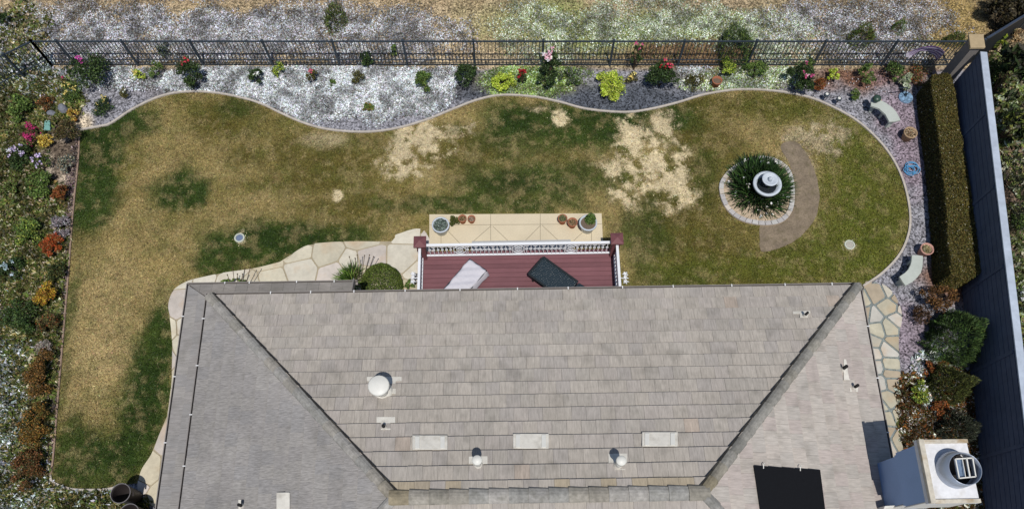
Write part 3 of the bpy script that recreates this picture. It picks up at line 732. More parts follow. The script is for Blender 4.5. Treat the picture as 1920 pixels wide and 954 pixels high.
for cc_, rr in ((c0, r0), (c1, r1)):
    for j in range(k): a = 2 * math.pi * j / k; vs.append(cc_ + Vector((rr * math.cos(a), rr * math.sin(a) * 1.0, 0)))
for cc_, rr in ((c1, r1 - .012), (c0 + Vector((0, 0, .02)), r0 - .03)):
    for j in range(k): a = 2 * math.pi * j / k; vs.append(cc_ + Vector((rr * math.cos(a), rr * math.sin(a), 0)))
mb = MB(); mb.add(vs, [(r_ * k + j, r_ * k + (j + 1) % k, (r_ + 1) * k + (j + 1) % k, (r_ + 1) * k + j) for r_ in range(3) for j in range(k)])
mb.build('shroud', M_STEEL, ch, True)
mb = MB(); mb.lathe([(r0 - .05, .003), (r0 - .06, .02)], c0, 30); mb.build('flue_base', M_DARKHOLE, ch)
mb = MB(); fz = ZT + .30
fr = [Vector((*XY(px_, py_, fz), fz)) for px_, py_ in ((1791, 860), (1823, 858), (1829, 893), (1798, 896))]
for i in range(4): mb.bar(fr[i], fr[(i + 1) % 4], .022, .03)
mb.bar((fr[0] * .35 + fr[1] * .65), (fr[3] * .35 + fr[2] * .65), .025, .03); mb.bar((fr[0] * .6 + fr[1] * .4), (fr[3] * .6 + fr[2] * .4), .012, .02)
mb.build('damper_frame', M_CAP, ch)
mb = MB(); mb.add([fr[0] - Vector((0,0,.03)), fr[0]*.5+fr[1]*.5 - Vector((0,0,.03)), fr[3]*.5+fr[2]*.5 - Vector((0,0,.05)), fr[3] - Vector((0,0,.05)), fr[0] - Vector((0,0,.04)), fr[0]*.5+fr[1]*.5 - Vector((0,0,.04)), fr[3]*.5+fr[2]*.5 - Vector((0,0,.06)), fr[3] - Vector((0,0,.06))], [(0,1,2,3),(7,6,5,4),(0,4,5,1),(1,5,6,2),(2,6,7,3),(3,7,4,0)])
mb.build('damper_plate', mat('damper_plate', L(120, 140, 165), .4, .2, 20, .05, metal=.3), ch)
sy0 = cy0 + .12; sxl = xw - .16
mb = MB(); mb.add([(sxl - .03, sy0 - .03, 3.60), (sxl + .16, sy0 - .03, 3.60), (sxl + .16, sy0 + .02, 3.72), (sxl - .03, sy0 + .02, 3.66), (sxl - .03, sy0 - .03, 3.3), (sxl + .16, sy0 - .03, 3.3), (sxl + .16, sy0 + .02, 3.3), (sxl - .03, sy0 + .02, 3.3)],
       [(0,1,2,3),(7,6,5,4),(0,4,5,1),(1,5,6,2),(2,6,7,3),(3,7,4,0)]); mb.build('flashing', M_CAP, ch)
rebase(ch)

# ================================================================ DECK AND RAILING
ZD = .45
deck = empty('deck', (*XY(968, 500, ZD), 0), 'raised deck of maroon boards between house and patio', 'deck')
dx0 = P(787, 500, ZD).x; dx1 = P(1158, 500, ZD).x; dy1 = P(970, 472, ZD).y + .05; dy0 = EY - .8
mb = MB(); n = int((dy1 - dy0) / .142); rs = random.Random(5)
for i in range(n):
    yb = dy1 - .07 - i * .142; k_ = rs.uniform(.9, 1.1); mb.cur = tuple(x * k_ for x in L(122, 82, 87))
    mb.box(((dx0 + dx1) / 2, yb, ZD - .02 + rs.uniform(-.0015, .0015)), (dx1 - dx0 + .1, .132, .04))
mb.build('deck_board', mat('deck_composite', None, .7, .12, 8, .08, stretch=(.4, 6, 1), scale2=1.5, var2=.08), deck)
mb = MB(); mb.box(((dx0 + dx1) / 2, (dy0 + dy1) / 2 - .05, (ZD - .05) / 2 + .02), (dx1 - dx0 - .05, dy1 - dy0 - .1, ZD - .09)); mb.build('substructure', mat('deck_frame', L(70, 42, 42), .85, .1, 10, 0), deck)
rebase(deck)
step = MB(); s0 = XY(885, 452, .22); s1 = XY(1070, 450, .22)
step.prism([(s0[0], s0[1]), (s1[0], s0[1]), (s1[0], dy1 + .02), (s0[0], dy1 + .02)], 0.0, .22)
tag(step.build('step', mat('step_grey', L(176, 176, 176), .8, .07, 20, .05)), 'pale grey step on the patio under the white railing', 'step')
ra = empty('railing', (*XY(970, 465, .6), 0), 'ornate white metal railing with maroon posts around the deck', 'railing')
zb, zt = ZD + .10, 1.14
M_RAIL = mat('rail_white', L(236, 238, 242), .4, .04, 10, .02)
M_POST = mat('post_maroon', L(118, 74, 78), .65, .08, 12, .05)
pl = Vector((*XY(787, 453, 1.32), 0)); pr = Vector((*XY(1157, 447, 1.32), 0))
for pp in (pl, pr):
    mb = MB(); mb.box((pp.x, pp.y, .64), (.22, .22, 1.28)); po = mb.build('post', M_POST, ra, bevel=.008)
    mb = MB(); mb.box((pp.x, pp.y, 1.295), (.345, .345, .05)); a_ = .172
    mb.add([(pp.x - a_, pp.y - a_, 1.32), (pp.x + a_, pp.y - a_, 1.32), (pp.x + a_, pp.y + a_, 1.32), (pp.x - a_, pp.y + a_, 1.32), (pp.x, pp.y, 1.40)], [(0, 1, 4), (1, 2, 4), (2, 3, 4), (3, 0, 4)])
    o = mb.build('post_cap', M_POST, po)
def rail_run(a, b, spacing, medals):
    a = Vector(a); b = Vector(b); d = (b - a).normalized(); l = (b - a).length
    mb = MB(); mb.bar(a + Vector((0, 0, zt)), b + Vector((0, 0, zt)), .075, .05); mb.build('top_rail', M_RAIL, ra, bevel=.006)
    mb = MB(); mb.bar(a + Vector((0, 0, zb)), b + Vector((0, 0, zb)), .05, .04); mb.build('bottom_rail', M_RAIL, ra, bevel=.005)
    n = int(l / spacing); mb = MB(); nd = Vector((-d.y, d.x, 0))
    for i in range(1, n):
        p = a + d * (l * i / n)
        if any(abs((p - a).length - m_ * l) < .17 for m_ in medals): continue
        mb.bar(p + Vector((0, 0, zb)), p + Vector((0, 0, zt)), .022, .022)
        mb.box(p + Vector((0, 0, (zb + zt) / 2 + .02)), (.05, .04, .05), R=Matrix((d, nd, Vector((0, 0, 1)))).transposed() @ Matrix.Rotation(math.pi / 4, 3, 'Y'))
        if i % 2 == 0:                            # little scrolls under the top rail
            q = [p + d * (.06 * math.cos(t)) + Vector((0, 0, zt - .09 + .055 * math.sin(t))) for t in np.linspace(0, 2 * math.pi, 10)[:-1]]
            mb.tube(q, .008, 5, closed=True)
    mb.build('baluster_panel', M_RAIL, ra)
    for m_ in medals:
        p = a + d * (l * m_) + Vector((0, 0, (zb + zt) / 2)); mb = MB()
        for rr, cnt in ((.17, 20), (.09, 14)):
            mb.tube([p + d * rr * math.cos(t) + Vector((0, 0, rr * 1.2 * math.sin(t))) for t in np.linspace(0, 2 * math.pi, cnt + 1)[:-1]], .013, 6, closed=True)
        hh = (zt - zb) / 2
        for s in (-1, 1):
            mb.bar(p + d * .17 * s + Vector((0, 0, -hh)), p + d * .17 * s + Vector((0, 0, hh)), .022, .022)
            mb.bar(p + d * (-.12) + Vector((0, 0, -.14 * s)), p + d * .12 + Vector((0, 0, .14 * s)), .012, .012)
        mb.build('medallion', M_RAIL, ra)
rail_run((pl.x + .1, pl.y - .02, 0), (pr.x - .1, pr.y - .02, 0), .118, (.185, .5, .785))
rail_run((pl.x - .02, pl.y - .1, 0), (pl.x - .02, EY - .75, 0), .11, ()); rail_run((pr.x + .02, pr.y - .1, 0), (pr.x + .02, EY - .75, 0), .11, ())
rebase(ra)
# white flower-shaped brackets on the outside of both side rails
for (px_, py_, lb) in ((775, 521, 'white wrought flower bracket outside the left deck railing'), (1173, 521, 'white wrought flower bracket outside the right deck railing')):
    p = P(px_, py_, .95); mb = MB()
    for q in range(3):
        cz = p + Vector((0, (q - 1) * .12, 0))
        for s in range(5):
            a_ = 2 * math.pi * s / 5 + q; mb.tube([cz, cz + Vector((.05 * math.cos(a_) - .015, .05 * math.sin(a_), .03)), cz + Vector((.09 * math.cos(a_), .07 * math.sin(a_), .0))], [.012, .022, .006], 5)
    xr = pl.x - .02 if px_ < 900 else pr.x + .02
    mb.bar(p + Vector((0, -.15, 0)), p + Vector((0, .15, 0)), .02, .02); mb.bar(p, (xr, p.y, .95), .018, .018)
    tag(mb.build('wall_bracket', M_RAIL), lb, 'bracket', 'flower brackets on the deck railing')

# loungers on the deck
def lounger(A, B, wd, covered, label):
    """A, B: middle of the far end and of the near end (world x,y); long axis A->B"""
    a = Vector((*A, 0)); b = Vector((*B, 0)); d = (b - a).normalized(); s = Vector((-d.y, d.x, 0)); l = (b - a).length
    root = empty('lounger', (a.x, a.y, ZD), label, 'lounger')
    W = wd / 2
    def pt(u, v, z): return a + d * u + s * v + Vector((0, 0, z))
    if covered:
        rs = random.Random(3); mb = MB(); nu, nv = 26, 14; vs = []
        for i in range(nu + 1):
            for j in range(nv + 1):
                u = i / nu * l; v = (j / nv - .5) * (wd + .08 + .02 * math.sin(u * 5)); e_ = abs(j / nv - .5) * 2
                u2 = u + .012 * math.sin(j * 1.3)
                zz = ZD + .40 + .018 * math.sin(u * 9 + j * .7) * e_ + .012 * math.sin(u * 23 + j) - (.26 if e_ > .93 else 0) - (.26 if i in (0,) else 0) - .03 * e_ ** 4
                if i == 0: u2 += -.02
                vs.append(pt(u2, v + .01 * math.sin(u * 14) * e_, zz))
        mb.add(vs, [(i * (nv + 1) + j, i * (nv + 1) + j + 1, (i + 1) * (nv + 1) + j + 1, (i + 1) * (nv + 1) + j) for i in range(nu) for j in range(nv)])
        o = mb.build('cover_cloth', mat('cover_cloth', L(208, 206, 214), .9, .05, 14, .15, scale2=3, var2=.05), root, True)
        so_ = o.modifiers.new('thick', 'SOLIDIFY'); so_.thickness = .012
        sb = o.modifiers.new('sub', 'SUBSURF'); sb.levels = 1; sb.render_levels = 1
        mb = MB(); mb.bar(pt(.03, 0, ZD + .33), pt(l, 0, ZD + .33), wd, .07); mb.build('frame', MATS['dark_wicker'], root)
    else:
        mb = MB(); mb.bar(pt(0, 0, ZD + .36), pt(l * .62, 0, ZD + .36), wd, .07); mb.build('seat', MATS['dark_wicker'], root, bevel=.02)
        mb = MB(); mb.bar(pt(l * .635, 0, ZD + .37), pt(l, 0, ZD + .52), wd, .05); mb.build('backrest', MATS['dark_wicker'], root, bevel=.02)
        mb = MB()
        for v in (-W, W): mb.bar(pt(0, v, ZD + .375), pt(l * .62, v, ZD + .375), .05, .09)
        mb.bar(pt(0, -W, ZD + .375), pt(0, W, ZD + .375), .05, .09); mb.build('frame', MATS['wicker_edge'], root, bevel=.01)
    for u in (.12, l * .6):
        for v in (-W + .06, W - .06): mb = MB(); mb.bar(pt(u, v, ZD), pt(u, v, ZD + .33), .05, .05); mb.build('leg', MATS['wicker_edge'], root)
    return rebase(root)
m, n_, b = new_mat('dark_wicker'); MATS['dark_wicker'] = m
tc = n_.nodes.new('ShaderNodeTexCoord'); ck = n_.nodes.new('ShaderNodeTexVoronoi'); ck.inputs['Scale'].default_value = 17; ck.distance = 'CHEBYCHEV'; ck.inputs['Randomness'].default_value = .35
mp = n_.nodes.new('ShaderNodeMapping'); mp.inputs['Rotation'].default_value = (0, 0, -.58); n_.links.new(tc.outputs['Object'], mp.inputs[0]); n_.links.new(mp.outputs[0], ck.inputs['Vector'])
bu = n_.nodes.new('ShaderNodeBump'); bu.inputs['Distance'].default_value = .03; bu.inputs['Strength'].default_value = 1.0; bu.invert = True; n_.links.new(ck.outputs['Distance'], bu.inputs['Height']); n_.links.new(bu.outputs[0], b.inputs['Normal'])
b.inputs['Base Color'].default_value = (*L(40, 52, 58), 1); b.inputs['Roughness'].default_value = .27; b.inputs['Specular IOR Level'].default_value = .8
mat('wicker_edge', L(34, 40, 44), .5, .15, 40, .2)
lounger(XY(1005, 499, .8), XY(1110, 575, .8), .68, False, 'black woven lounger on the deck, right of the covered one')
ax, ay = XY(898, 494, .82); bx_, by_ = XY(836, 566, .82)
lounger((ax, ay), (bx_, by_), .62, True, 'lounger under a pale lilac white dust cover on the deck')
# ================================================================ GROUND COVER (uncountable)
SILV = [L(200,204,212), L(226,228,234), L(172,176,186), L(130,128,126), L(206,210,220), L(104,98,90)]
SILVG = [L(200,210,190), L(226,232,222), L(172,188,148), L(130,146,92), L(214,220,212), L(150,150,112)]
LGREEN = [L(120,150,62), L(150,178,90), L(92,120,48), L(170,190,120)]
DKMIX = [L(56,62,36), L(84,86,48), L(112,104,60), L(138,124,78), L(88,102,50), L(176,168,142)]
STRAW = [L(180,160,124), L(154,134,100), L(200,180,144), L(124,106,76)]
def cover(name, label, cat, blobs, pal, dens, size, zmax, m=None, asp=.5, tilt=1, thr=.5, mask=None, seed=90, ns=1.6, var=.22):
    XS, YS = [], []
    for b in blobs:
        px, py, rx, ry = b[:4]; k = b[4] if len(b) > 4 else 1.0
        c = P(px, py); u = (P(px + 1, py) - c).length * rx * 1.35; v = (P(px, py - 1) - c).length * ry * 1.35
        n = int(4 * u * v * dens * k); x = rng.uniform(c.x - u, c.x + u, n); y = rng.uniform(c.y - v, c.y + v, n)
        w = blob(x, y, px, py, rx, ry, soft=.3, rag=.45, s=.9, seed=seed); g = fbm(x, y, ns, 4, seed + 5)
        keep = (w * (.35 + sst(thr - .14, thr + .1, g) * .75)) > rng.random(n)
        XS.append(x[keep]); YS.append(y[keep])
    x = np.concatenate(XS); y = np.concatenate(YS); k = ~inside(x, y, lawn_poly)
    if mask is not None: k &= mask(x, y)
    x = x[k]; y = y[k]; n = len(x)
    lum = .6 + .85 * sst(.3, .68, fbm(x, y, 2.8, 4, seed + 9))
    z = rng.uniform(.01, zmax, n) * (.5 + fbm(x, y, 3.0, 3, seed + 2))
    return tag(leaf_mesh(name, np.stack([x, y, z], 1), rng.uniform(size * .6, size * 1.4, n), pick(pal, n, var) * lum[:, None], m=m, asp=asp, tilt=tilt), label, cat, kind='stuff')
beyond = lambda x, y: y > fy(x) + .05
within = lambda x, y: (y < fy(x) - .05) & (x < 14.9 - .113 * (16 - y) - .1)
cover('silver_ground_cover', 'silvery grey low ground cover spreading on the wild ground beyond the fence', 'ground cover',
      [(120,60,240,48), (420,60,260,40), (620,60,220,55), (700,105,170,20,.7), (250,100,260,22,.8), (1600,45,170,45), (1640,100,120,20,.6), (-60,90,120,60), (800,60,60,30,.5), (500,-30,600,30,.4)],
      SILV + [L(110,100,90), L(150,138,122)], 3200, .06, .052, mask=beyond, thr=.46, asp=.42, tilt=.9, var=.12)
cover('pale_green_ground_cover', 'pale grey green flowering ground cover beyond the middle of the fence', 'ground cover',
      [(1000,50,70,50), (1100,60,90,40,.6), (1220,40,120,45), (1330,55,110,35), (1440,60,80,35), (1470,105,60,20,.8), (1040,105,90,18,.5), (1190,-25,300,20,.4)],
      SILVG, 2400, .06, .052, mask=beyond, thr=.48, asp=.45, tilt=1.5)
cover('dry_grass', 'straw coloured dry grass on the wild ground beyond the fence', 'dry grass',
      [(880,60,110,60), (560,5,420,22), (1790,40,110,60), (1140,10,120,30), (1340,10,120,20), (300,-20,500,25,.7), (1680,5,200,20), (60,20,120,20), (1290,105,140,18,.5), (900,-60,1100,40,.4)],
      STRAW, 900, .07, .07, mask=beyond, thr=.4, asp=.14, tilt=1.6)
cover('weeds', 'sparse green weeds mixed in the wild ground beyond the fence', 'weeds',
      [(1050,80,120,40,.6), (1200,85,200,30,.5), (1560,90,60,30), (1500,50,80,30,.3), (580,50,400,50,.12), (1390,70,80,40,.6), (1180,40,150,40,.3), (1740,90,60,20,.8)],
      [L(92,104,52), L(120,130,60), L(70,80,40)], 500, .07, .1, mask=beyond, thr=.52, asp=.25, tilt=1.5)
cover('silver_ground_cover', 'thick white grey ground cover filling the rear gravel bed between lawn and fence', 'ground cover',
      [(420,150,90,28,.9), (520,170,80,38), (620,180,90,48), (720,180,80,48), (790,170,50,40), (840,140,30,20,.8), (600,135,220,14,.5), (240,150,60,20,.5), (330,150,60,12,.4), (180,140,50,20,.3), (1300,130,30,15,.4)],
      [L(218,222,228), L(200,206,212), L(236,238,242), L(168,172,174), L(130,130,122), L(112,106,94), L(196,204,200), L(226,230,234)], 5200, .07, .06, mask=within, thr=.43, asp=.36, tilt=.8, seed=120, ns=2.0, var=.12)
cover('silver_ground_cover', 'sparse whitish ground cover over the gravel right of the lawn', 'ground cover',
      [(1600,140,60,20,.4), (1650,160,50,20,.4), (1700,130,60,15,.4), (1640,190,30,10,.2)], [L(190,190,196), L(160,130,110), L(130,90,66)], 400, .05, .07, mask=within, seed=140)
cover('bright_ground_cover', 'light green and white low cover around the red rose behind the lawn', 'ground cover',
      [(950,150,45,24), (1010,165,50,18), (1050,140,50,18,.6), (940,172,30,8), (1000,135,50,14,.7)], LGREEN + [L(190,205,180)], 2600, .06, .06, mask=within, thr=.4, seed=150)
cover('mint_ground_cover', 'pale mint green cover near the terracotta pot behind the lawn', 'ground cover',
      [(1420,150,65,22), (1340,150,50,16,.6), (1460,135,40,20), (1380,165,70,7), (1300,160,30,12,.5)], SILVG + LGREEN[1:2], 2600, .06, .06, mask=within, thr=.42, seed=160)
lm = lambda x, y: (x < -11.75 - .075 * (y - 4)) & (y < 15.5)
cover('mixed_ground_cover', 'tangle of dark low plants covering the left garden bed', 'ground cover',
      [(60,190,90,50,.8), (50,440,70,90,.55), (40,520,70,110), (40,650,75,120), (30,820,80,120), (90,480,40,80,.8), (80,620,40,60,.7), (10,300,60,60,.4), (130,940,120,20), (70,920,60,40), (-60,500,80,450,.8)],
      DKMIX + [L(100,112,52), L(84,100,44)], 1500, .16, .065, thr=.42, asp=.5, tilt=1.4, seed=170, mask=lambda x, y: x < 0)
cover('silver_ground_cover', 'frosty white leaved cover over the lower left garden bed', 'ground cover',
      [(20,900,60,70,.8), (20,780,40,60,.8), (20,700,35,50,.5), (15,600,25,50,.25), (60,935,50,30,.7), (20,500,30,50,.15), (100,160,60,30,.4), (40,150,60,40,.5), (-60,800,60,200), (170,935,70,16,.35)],
      [L(206,214,220), L(182,190,194), L(228,234,240), L(120,130,112), L(84,98,56), L(64,78,42)], 1400, .2, .05, thr=.5, asp=.45, tilt=1.4, seed=180, mask=lambda x, y: x < 0)
cover('mulch_litter', 'purplish bark litter along the left edge of the lawn', 'bark litter',
      [(132,420,12,80), (122,560,12,90), (108,700,12,90), (98,830,12,70), (140,310,12,50)], [L(96,78,82), L(70,54,56), L(130,112,116), L(50,38,38), L(168,150,148)], 1500, .05, .06, thr=.3, seed=190, mask=lambda x, y: x < 0)
cover('flower_carpet', 'rusty brown and white dotted flowering cover around the chimney', 'ground cover',
      [(1730,760,50,60,1), (1800,760,50,40,.8), (1850,850,40,120,1), (1870,930,30,60), (1720,810,30,50), (1780,950,120,20), (1850,760,25,60,.8), (1760,700,40,20,.5), (1800,800,70,40,.9)],
      [L(110,78,44), L(92,70,36), L(140,90,48), L(70,66,34), L(90,90,44), L(205,205,196), L(60,50,30)], 2200, .16, .055, thr=.34, seed=200, mask=within)
cover('flower_carpet', 'white speckled silvery flowers between the chimney bed and the tall wall', 'ground cover',
      [(1850,740,22,50), (1735,700,20,40,.8), (1865,690,14,30,.7), (1880,900,14,70,.8), (1760,650,14,20,.6), (1742,745,22,24,.8)], [L(214,220,224), L(190,198,202), L(235,238,240), L(120,130,96)], 1500, .2, .055, thr=.42, seed=210, mask=within)
neigh = lambda x, y: (x > 14.9 - .113 * (16 - y) + .35) & (y < fy(x) + .5)
cover('neighbour_ground_cover', 'patchy green and grey low plants on the ground beyond the tall wall', 'ground cover',
      [(1880,140,50,90,.9), (1900,300,30,80,.5), (1910,430,30,50,.8), (1925,560,30,80,.8), (1940,700,30,80,.8)], [L(96,108,56), L(124,134,72), L(64,74,40), L(160,164,140), L(130,110,90)], 1100, .2, .07, thr=.42, seed=220, mask=neigh)

# ================================================================ SHRUBS AND FLOWERS
G_DK = [L(46,66,34), L(60,82,40), L(38,52,28), L(78,98,52)]
G_MID = [L(78,102,46), L(98,122,56), L(62,84,38), L(120,140,70)]
G_LIME = [L(176,196,60), L(196,214,78), L(150,172,48), L(210,222,110)]
G_OLIVE = [L(92,90,48), L(74,74,38), L(112,108,60), L(56,56,30)]
RUST = [L(150,84,44), L(120,66,36), L(170,104,56), L(96,58,34), L(104,86,44)]
GREY = [L(120,126,116), L(90,98,88), L(150,156,146), L(70,76,62)]
YEL = [L(206,178,70), L(190,150,60), L(222,200,110), L(150,124,52)]
BROWN = [L(96,76,50), L(76,62,40), L(118,96,62), L(64,58,34)]
PINK = L(190,84,126); MAG = L(196,80,158); RED = L(160,36,44); WHITE = L(236,236,232); LPINK = L(226,176,190); LIL = L(206,190,226); YF = L(236,216,130)
def shrub(name, label, px, py, rpx, h, pal, n, leaf=.06, cat='shrub', fl=None, flsize=.05, group=None, style='bush', ry=None, asp=.5, stems=6, z0=0.0, pot=None):
    """fl: list of (colour, how many, size)"""
    zc = z0 + h * .55; c = P(px, py, zc); u = (P(px + 1, py, zc) - c).length; r = rpx * u; rY = (ry or rpx) * (P(px, py - 1, zc) - c).length
    root = empty(name, (c.x, c.y, z0), label, cat, group)
    if style == 'ball':                       # clipped round bush
        d = rng.normal(0, 1, (n, 3)); d /= np.linalg.norm(d, axis=1)[:, None]; d[:, 2] = np.abs(d[:, 2]) * 1.0
        nn = fbm(d[:, 0] * 2 + 9, d[:, 1] * 2 + d[:, 2], 2, 3, int(px)); k = (.93 + .08 * nn) * rng.uniform(.93, 1.02, n)
        pos = d * k[:, None] * np.array([r, rY, h]); D = d * .6
    elif style == 'spiky':                    # strappy leaves arching out of the centre
        th = rng.uniform(0, 2 * math.pi, n); el = rng.uniform(.1, 1.35, n); R_ = rng.uniform(.35, 1, n) ** .7
        D = np.stack([np.cos(th) * np.cos(el), np.sin(th) * np.cos(el), np.sin(el)], 1)
        pos = D * R_[:, None] * np.array([r, rY, h]); pos[:, 2] -= .25 * h * R_ ** 2 * np.cos(el)
        pos[:, 2] = np.maximum(pos[:, 2], .03)
    elif style == 'fine':                     # feathery dome of thin twiggy leaves
        d = rng.normal(0, 1, (n, 3)); d /= np.linalg.norm(d, axis=1)[:, None]; d[:, 2] = np.abs(d[:, 2])
        th = np.arctan2(d[:, 1], d[:, 0]); lob = 1 + .22 * (vnoise(th * 1.6 + 50, th * 0 + px, 4) - .5) * 2
        nn = fbm(d[:, 0] * 3 + 20, d[:, 1] * 3 + d[:, 2] * 3 + px, 1.6, 4, 7); k = (.5 + .62 * nn + .2 * rng.random(n) ** .6) * lob
        pos = d * k[:, None] * np.array([r, rY, h]); D = d
    else:
        K = max(8, int(9 + r * 20)); rr = np.sqrt(rng.random(K)) * .78; th = rng.uniform(0, 2 * math.pi, K)
        cc_ = np.stack([rr * np.cos(th) * r, rr * np.sin(th) * rY, h * (1 - .55 * rr ** 1.5) * rng.uniform(.55, .92, K)], 1)
        rad = rng.uniform(.20, .38, K) * min(r, rY) * (1.15 if K < 9 else 1); rad = np.minimum(rad, .3)
        i = rng.integers(0, K, n); d = rng.normal(0, 1, (n, 3)); d /= np.linalg.norm(d, axis=1)[:, None]
        pos = cc_[i] + d * (rad[i] * rng.uniform(.4, 1.08, n))[:, None] * np.array([1.1, 1.1, .8]); pos[:, 2] = np.maximum(pos[:, 2], .02); D = d
        tone = rng.uniform(.78, 1.2, K)[i]
    col = pick(pal, n, .2)
    if style == 'bush': col *= tone[:, None]
    C = pos + np.array([c.x, c.y, z0])
    dirn = D if style in ('spiky', 'fine') else None
    S = rng.uniform(.7, 1.35, n) * leaf
    f = leaf_mesh('foliage', C, S, np.clip(col, .003, .95), None, asp=asp if style not in ('spiky',) else .07 if leaf > .15 else .14, direction=dirn, spread=.9 if style == 'fine' else .35)
    f.parent = root
    mb = MB()
    for s in range(stems):
        j = rng.integers(0, n); q = pos[j] * .8; mb.tube([(c.x + rng.uniform(-.02, .02), c.y, z0), (c.x + q[0] * .4, c.y + q[1] * .4, z0 + max(q[2] * .5, .03)), (c.x + q[0], c.y + q[1], z0 + max(q[2], .05))], [.012, .008, .004], 5)
    st = mb.build('stem', M_BARK); st.parent = root
    if fl:
        for (fc_, num, fs) in fl:
            if style in ('bush',): j = np.argsort(-pos[:, 2] + rng.uniform(0, h * .5, n))[:num * 3]; j = rng.choice(j, num, replace=False)
            else: j = rng.choice(n, num, replace=False)
            q = pos[j] * np.array([1.03, 1.03, 1.08]) + np.array([c.x, c.y, z0 + .03]); per = 7
            qq = np.repeat(q, per, 0) + rng.normal(0, fs * .3, (num * per, 3))
            o = leaf_mesh('blossom', qq, rng.uniform(.5, .9, num * per) * fs, pick([fc_], num * per, .12), None, m=M_PETAL, asp=.9, tilt=.7); o.parent = root
    return rebase(root)
S = shrub
GR = 'shrubs in the flower bed along the rear fence'
# rear bed, from left to right
S('rose_bush', 'dark rose bush with one magenta bloom at the left fence corner', 165, 135, 40, 1.0, G_DK, 2600, .07, 'rose bush', [(MAG, 4, .10)], group=GR)
S('daisy_plant', 'dark green tuft dotted with small pale daisies on gravel at the lawn corner', 192, 199, 20, .35, G_DK, 1300, .05, 'flowering plant', [(YF, 16, .035)], group=GR)
S('small_shrub', 'small olive tuft with one white flower right of the pale daisies', 235, 173, 12, .3, G_OLIVE, 500, .05, 'shrub', [(WHITE, 2, .05)], group=GR)
S('lime_shrub', 'small yellow flowered clump near the left fence corner', 259, 141, 14, .35, G_LIME, 500, .05, 'shrub', [(YF, 10, .05)], group=GR)
S('small_shrub', 'spreading mid green shrub between the yellow clump and the red roses', 290, 130, 16, .5, G_MID, 700, .05, group=GR)
S('rose_bush', 'dark rose bush with small red blooms against the left part of the fence', 355, 133, 27, .9, G_DK, 2000, .065, 'rose bush', [(L(200,60,80), 4, .08)], group=GR)
S('rose_bush', 'small dark rose bush with white blooms right of the red roses', 482, 142, 17, .6, G_DK, 1000, .06, 'rose bush', [(WHITE, 3, .08)], group=GR)
S('lime_shrub', 'little lime green shrub right of the white rose', 521, 128, 14, .4, G_LIME[:2] + G_MID, 600, .05, group=GR)
S('rose_bush', 'thin rose with a single pink bloom over the white ground cover', 585, 140, 12, .6, G_OLIVE, 400, .06, 'rose bush', [(L(230,110,130), 3, .09)], group=GR)
S('small_shrub', 'tiny bright green plant below the single pink rose', 623, 155, 7, .2, G_MID, 250, .045, group=GR)
S('small_shrub', 'low brownish green clump in the white ground cover left of the round green bush', 672, 143, 15, .4, G_OLIVE, 600, .05, group=GR)
S('small_shrub', 'small green and red weed at the front edge of the white ground cover', 690, 203, 12, .25, G_MID + RUST[:1], 400, .06, group=GR)
S('green_shrub', 'rounded glossy green shrub at the right end of the white ground cover', 795, 150, 20, .6, G_MID, 1500, .06, group=GR)
S('green_shrub', 'dark round shrub against the fence beside the dark gravel', 874, 138, 24, .8, G_DK, 2000, .06, group=GR)
S('lime_shrub', 'bright yellow green shrub left of the red rose', 943, 150, 26, .5, G_LIME, 2000, .055, group=GR, ry=16)
S('red_rose', 'bright red rose bloom cluster beside the yellow green shrub', 980, 141, 9, .7, G_DK, 300, .05, 'rose', [(RED, 12, .10)], group=GR)
S('rose_bush', 'tallest dark rose bush, with white and pink blooms, at the middle of the fence', 1030, 125, 26, 1.3, G_DK, 2400, .065, 'rose bush', [(WHITE, 8, .09), (LPINK, 9, .10)], group=GR, ry=30)
S('green_shrub', 'grey green loose shrub right of the white roses', 1070, 140, 26, .5, G_MID + GREY, 1500, .06, group=GR, ry=18)
S('lime_shrub', 'largest bright yellow shrub, spilling down to the lawn edge', 1143, 155, 30, .55, G_LIME, 3200, .06, group=GR, ry=34)
S('small_shrub', 'pale yellow flowered tuft right of the big yellow shrub', 1184, 146, 13, .3, G_OLIVE, 450, .05, 'shrub', [(YF, 7, .07)], group=GR)
S('rose_bush', 'widest dark rose bush with crimson blooms at the fence', 1243, 138, 34, 1.0, G_DK, 3000, .07, 'rose bush', [(L(200,66,90), 5, .09), (RED, 3, .08)], group=GR, ry=24)
S('rose_bush', 'slim rose cane with pink bloom left of the crimson roses', 1195, 100, 12, 1.3, G_DK, 500, .06, 'rose bush', [(PINK, 4, .08)], group=GR)
S('daisy_plant', 'olive mound dotted with white daisies left of the terracotta pot', 1303, 152, 21, .35, G_OLIVE, 1200, .05, 'flowering plant', [(WHITE, 22, .035)], group=GR)
S('lime_shrub', 'yellow flowering clump behind the terracotta pot at the fence', 1366, 124, 19, .6, G_LIME + G_MID, 1200, .05, group=GR)
S('green_shrub', 'mid green leafy clump right of the yellow flowering clump', 1420, 128, 24, .5, G_MID, 1300, .06, group=GR, ry=14)
S('rose_bush', 'large dark rose bush with one pink bloom near the right curve of the lawn', 1502, 145, 30, .95, G_DK, 2800, .07, 'rose bush', [(PINK, 4, .09), (LPINK, 2, .06)], group=GR)
S('rust_shrub', 'small orange brown shrub beside the pink rose', 1537, 158, 14, .4, RUST, 900, .05, group=GR)
S('lime_shrub', 'small lime shrub right of the orange brown shrub', 1563, 139, 13, .5, G_LIME, 700, .05, group=GR)
S('green_shrub', 'tall narrow green shrub at the fence left of the flag', 1628, 137, 16, .7, G_MID, 900, .06, group=GR, ry=20)
S('green_shrub', 'dark green shrub under the fence post near the flag', 1678, 132, 20, .6, G_DK + G_MID, 1100, .06, group=GR)
S('small_shrub', 'small bright green tuft left of the upper curved bench', 1604, 176, 12, .3, G_MID, 450, .06, group=GR)
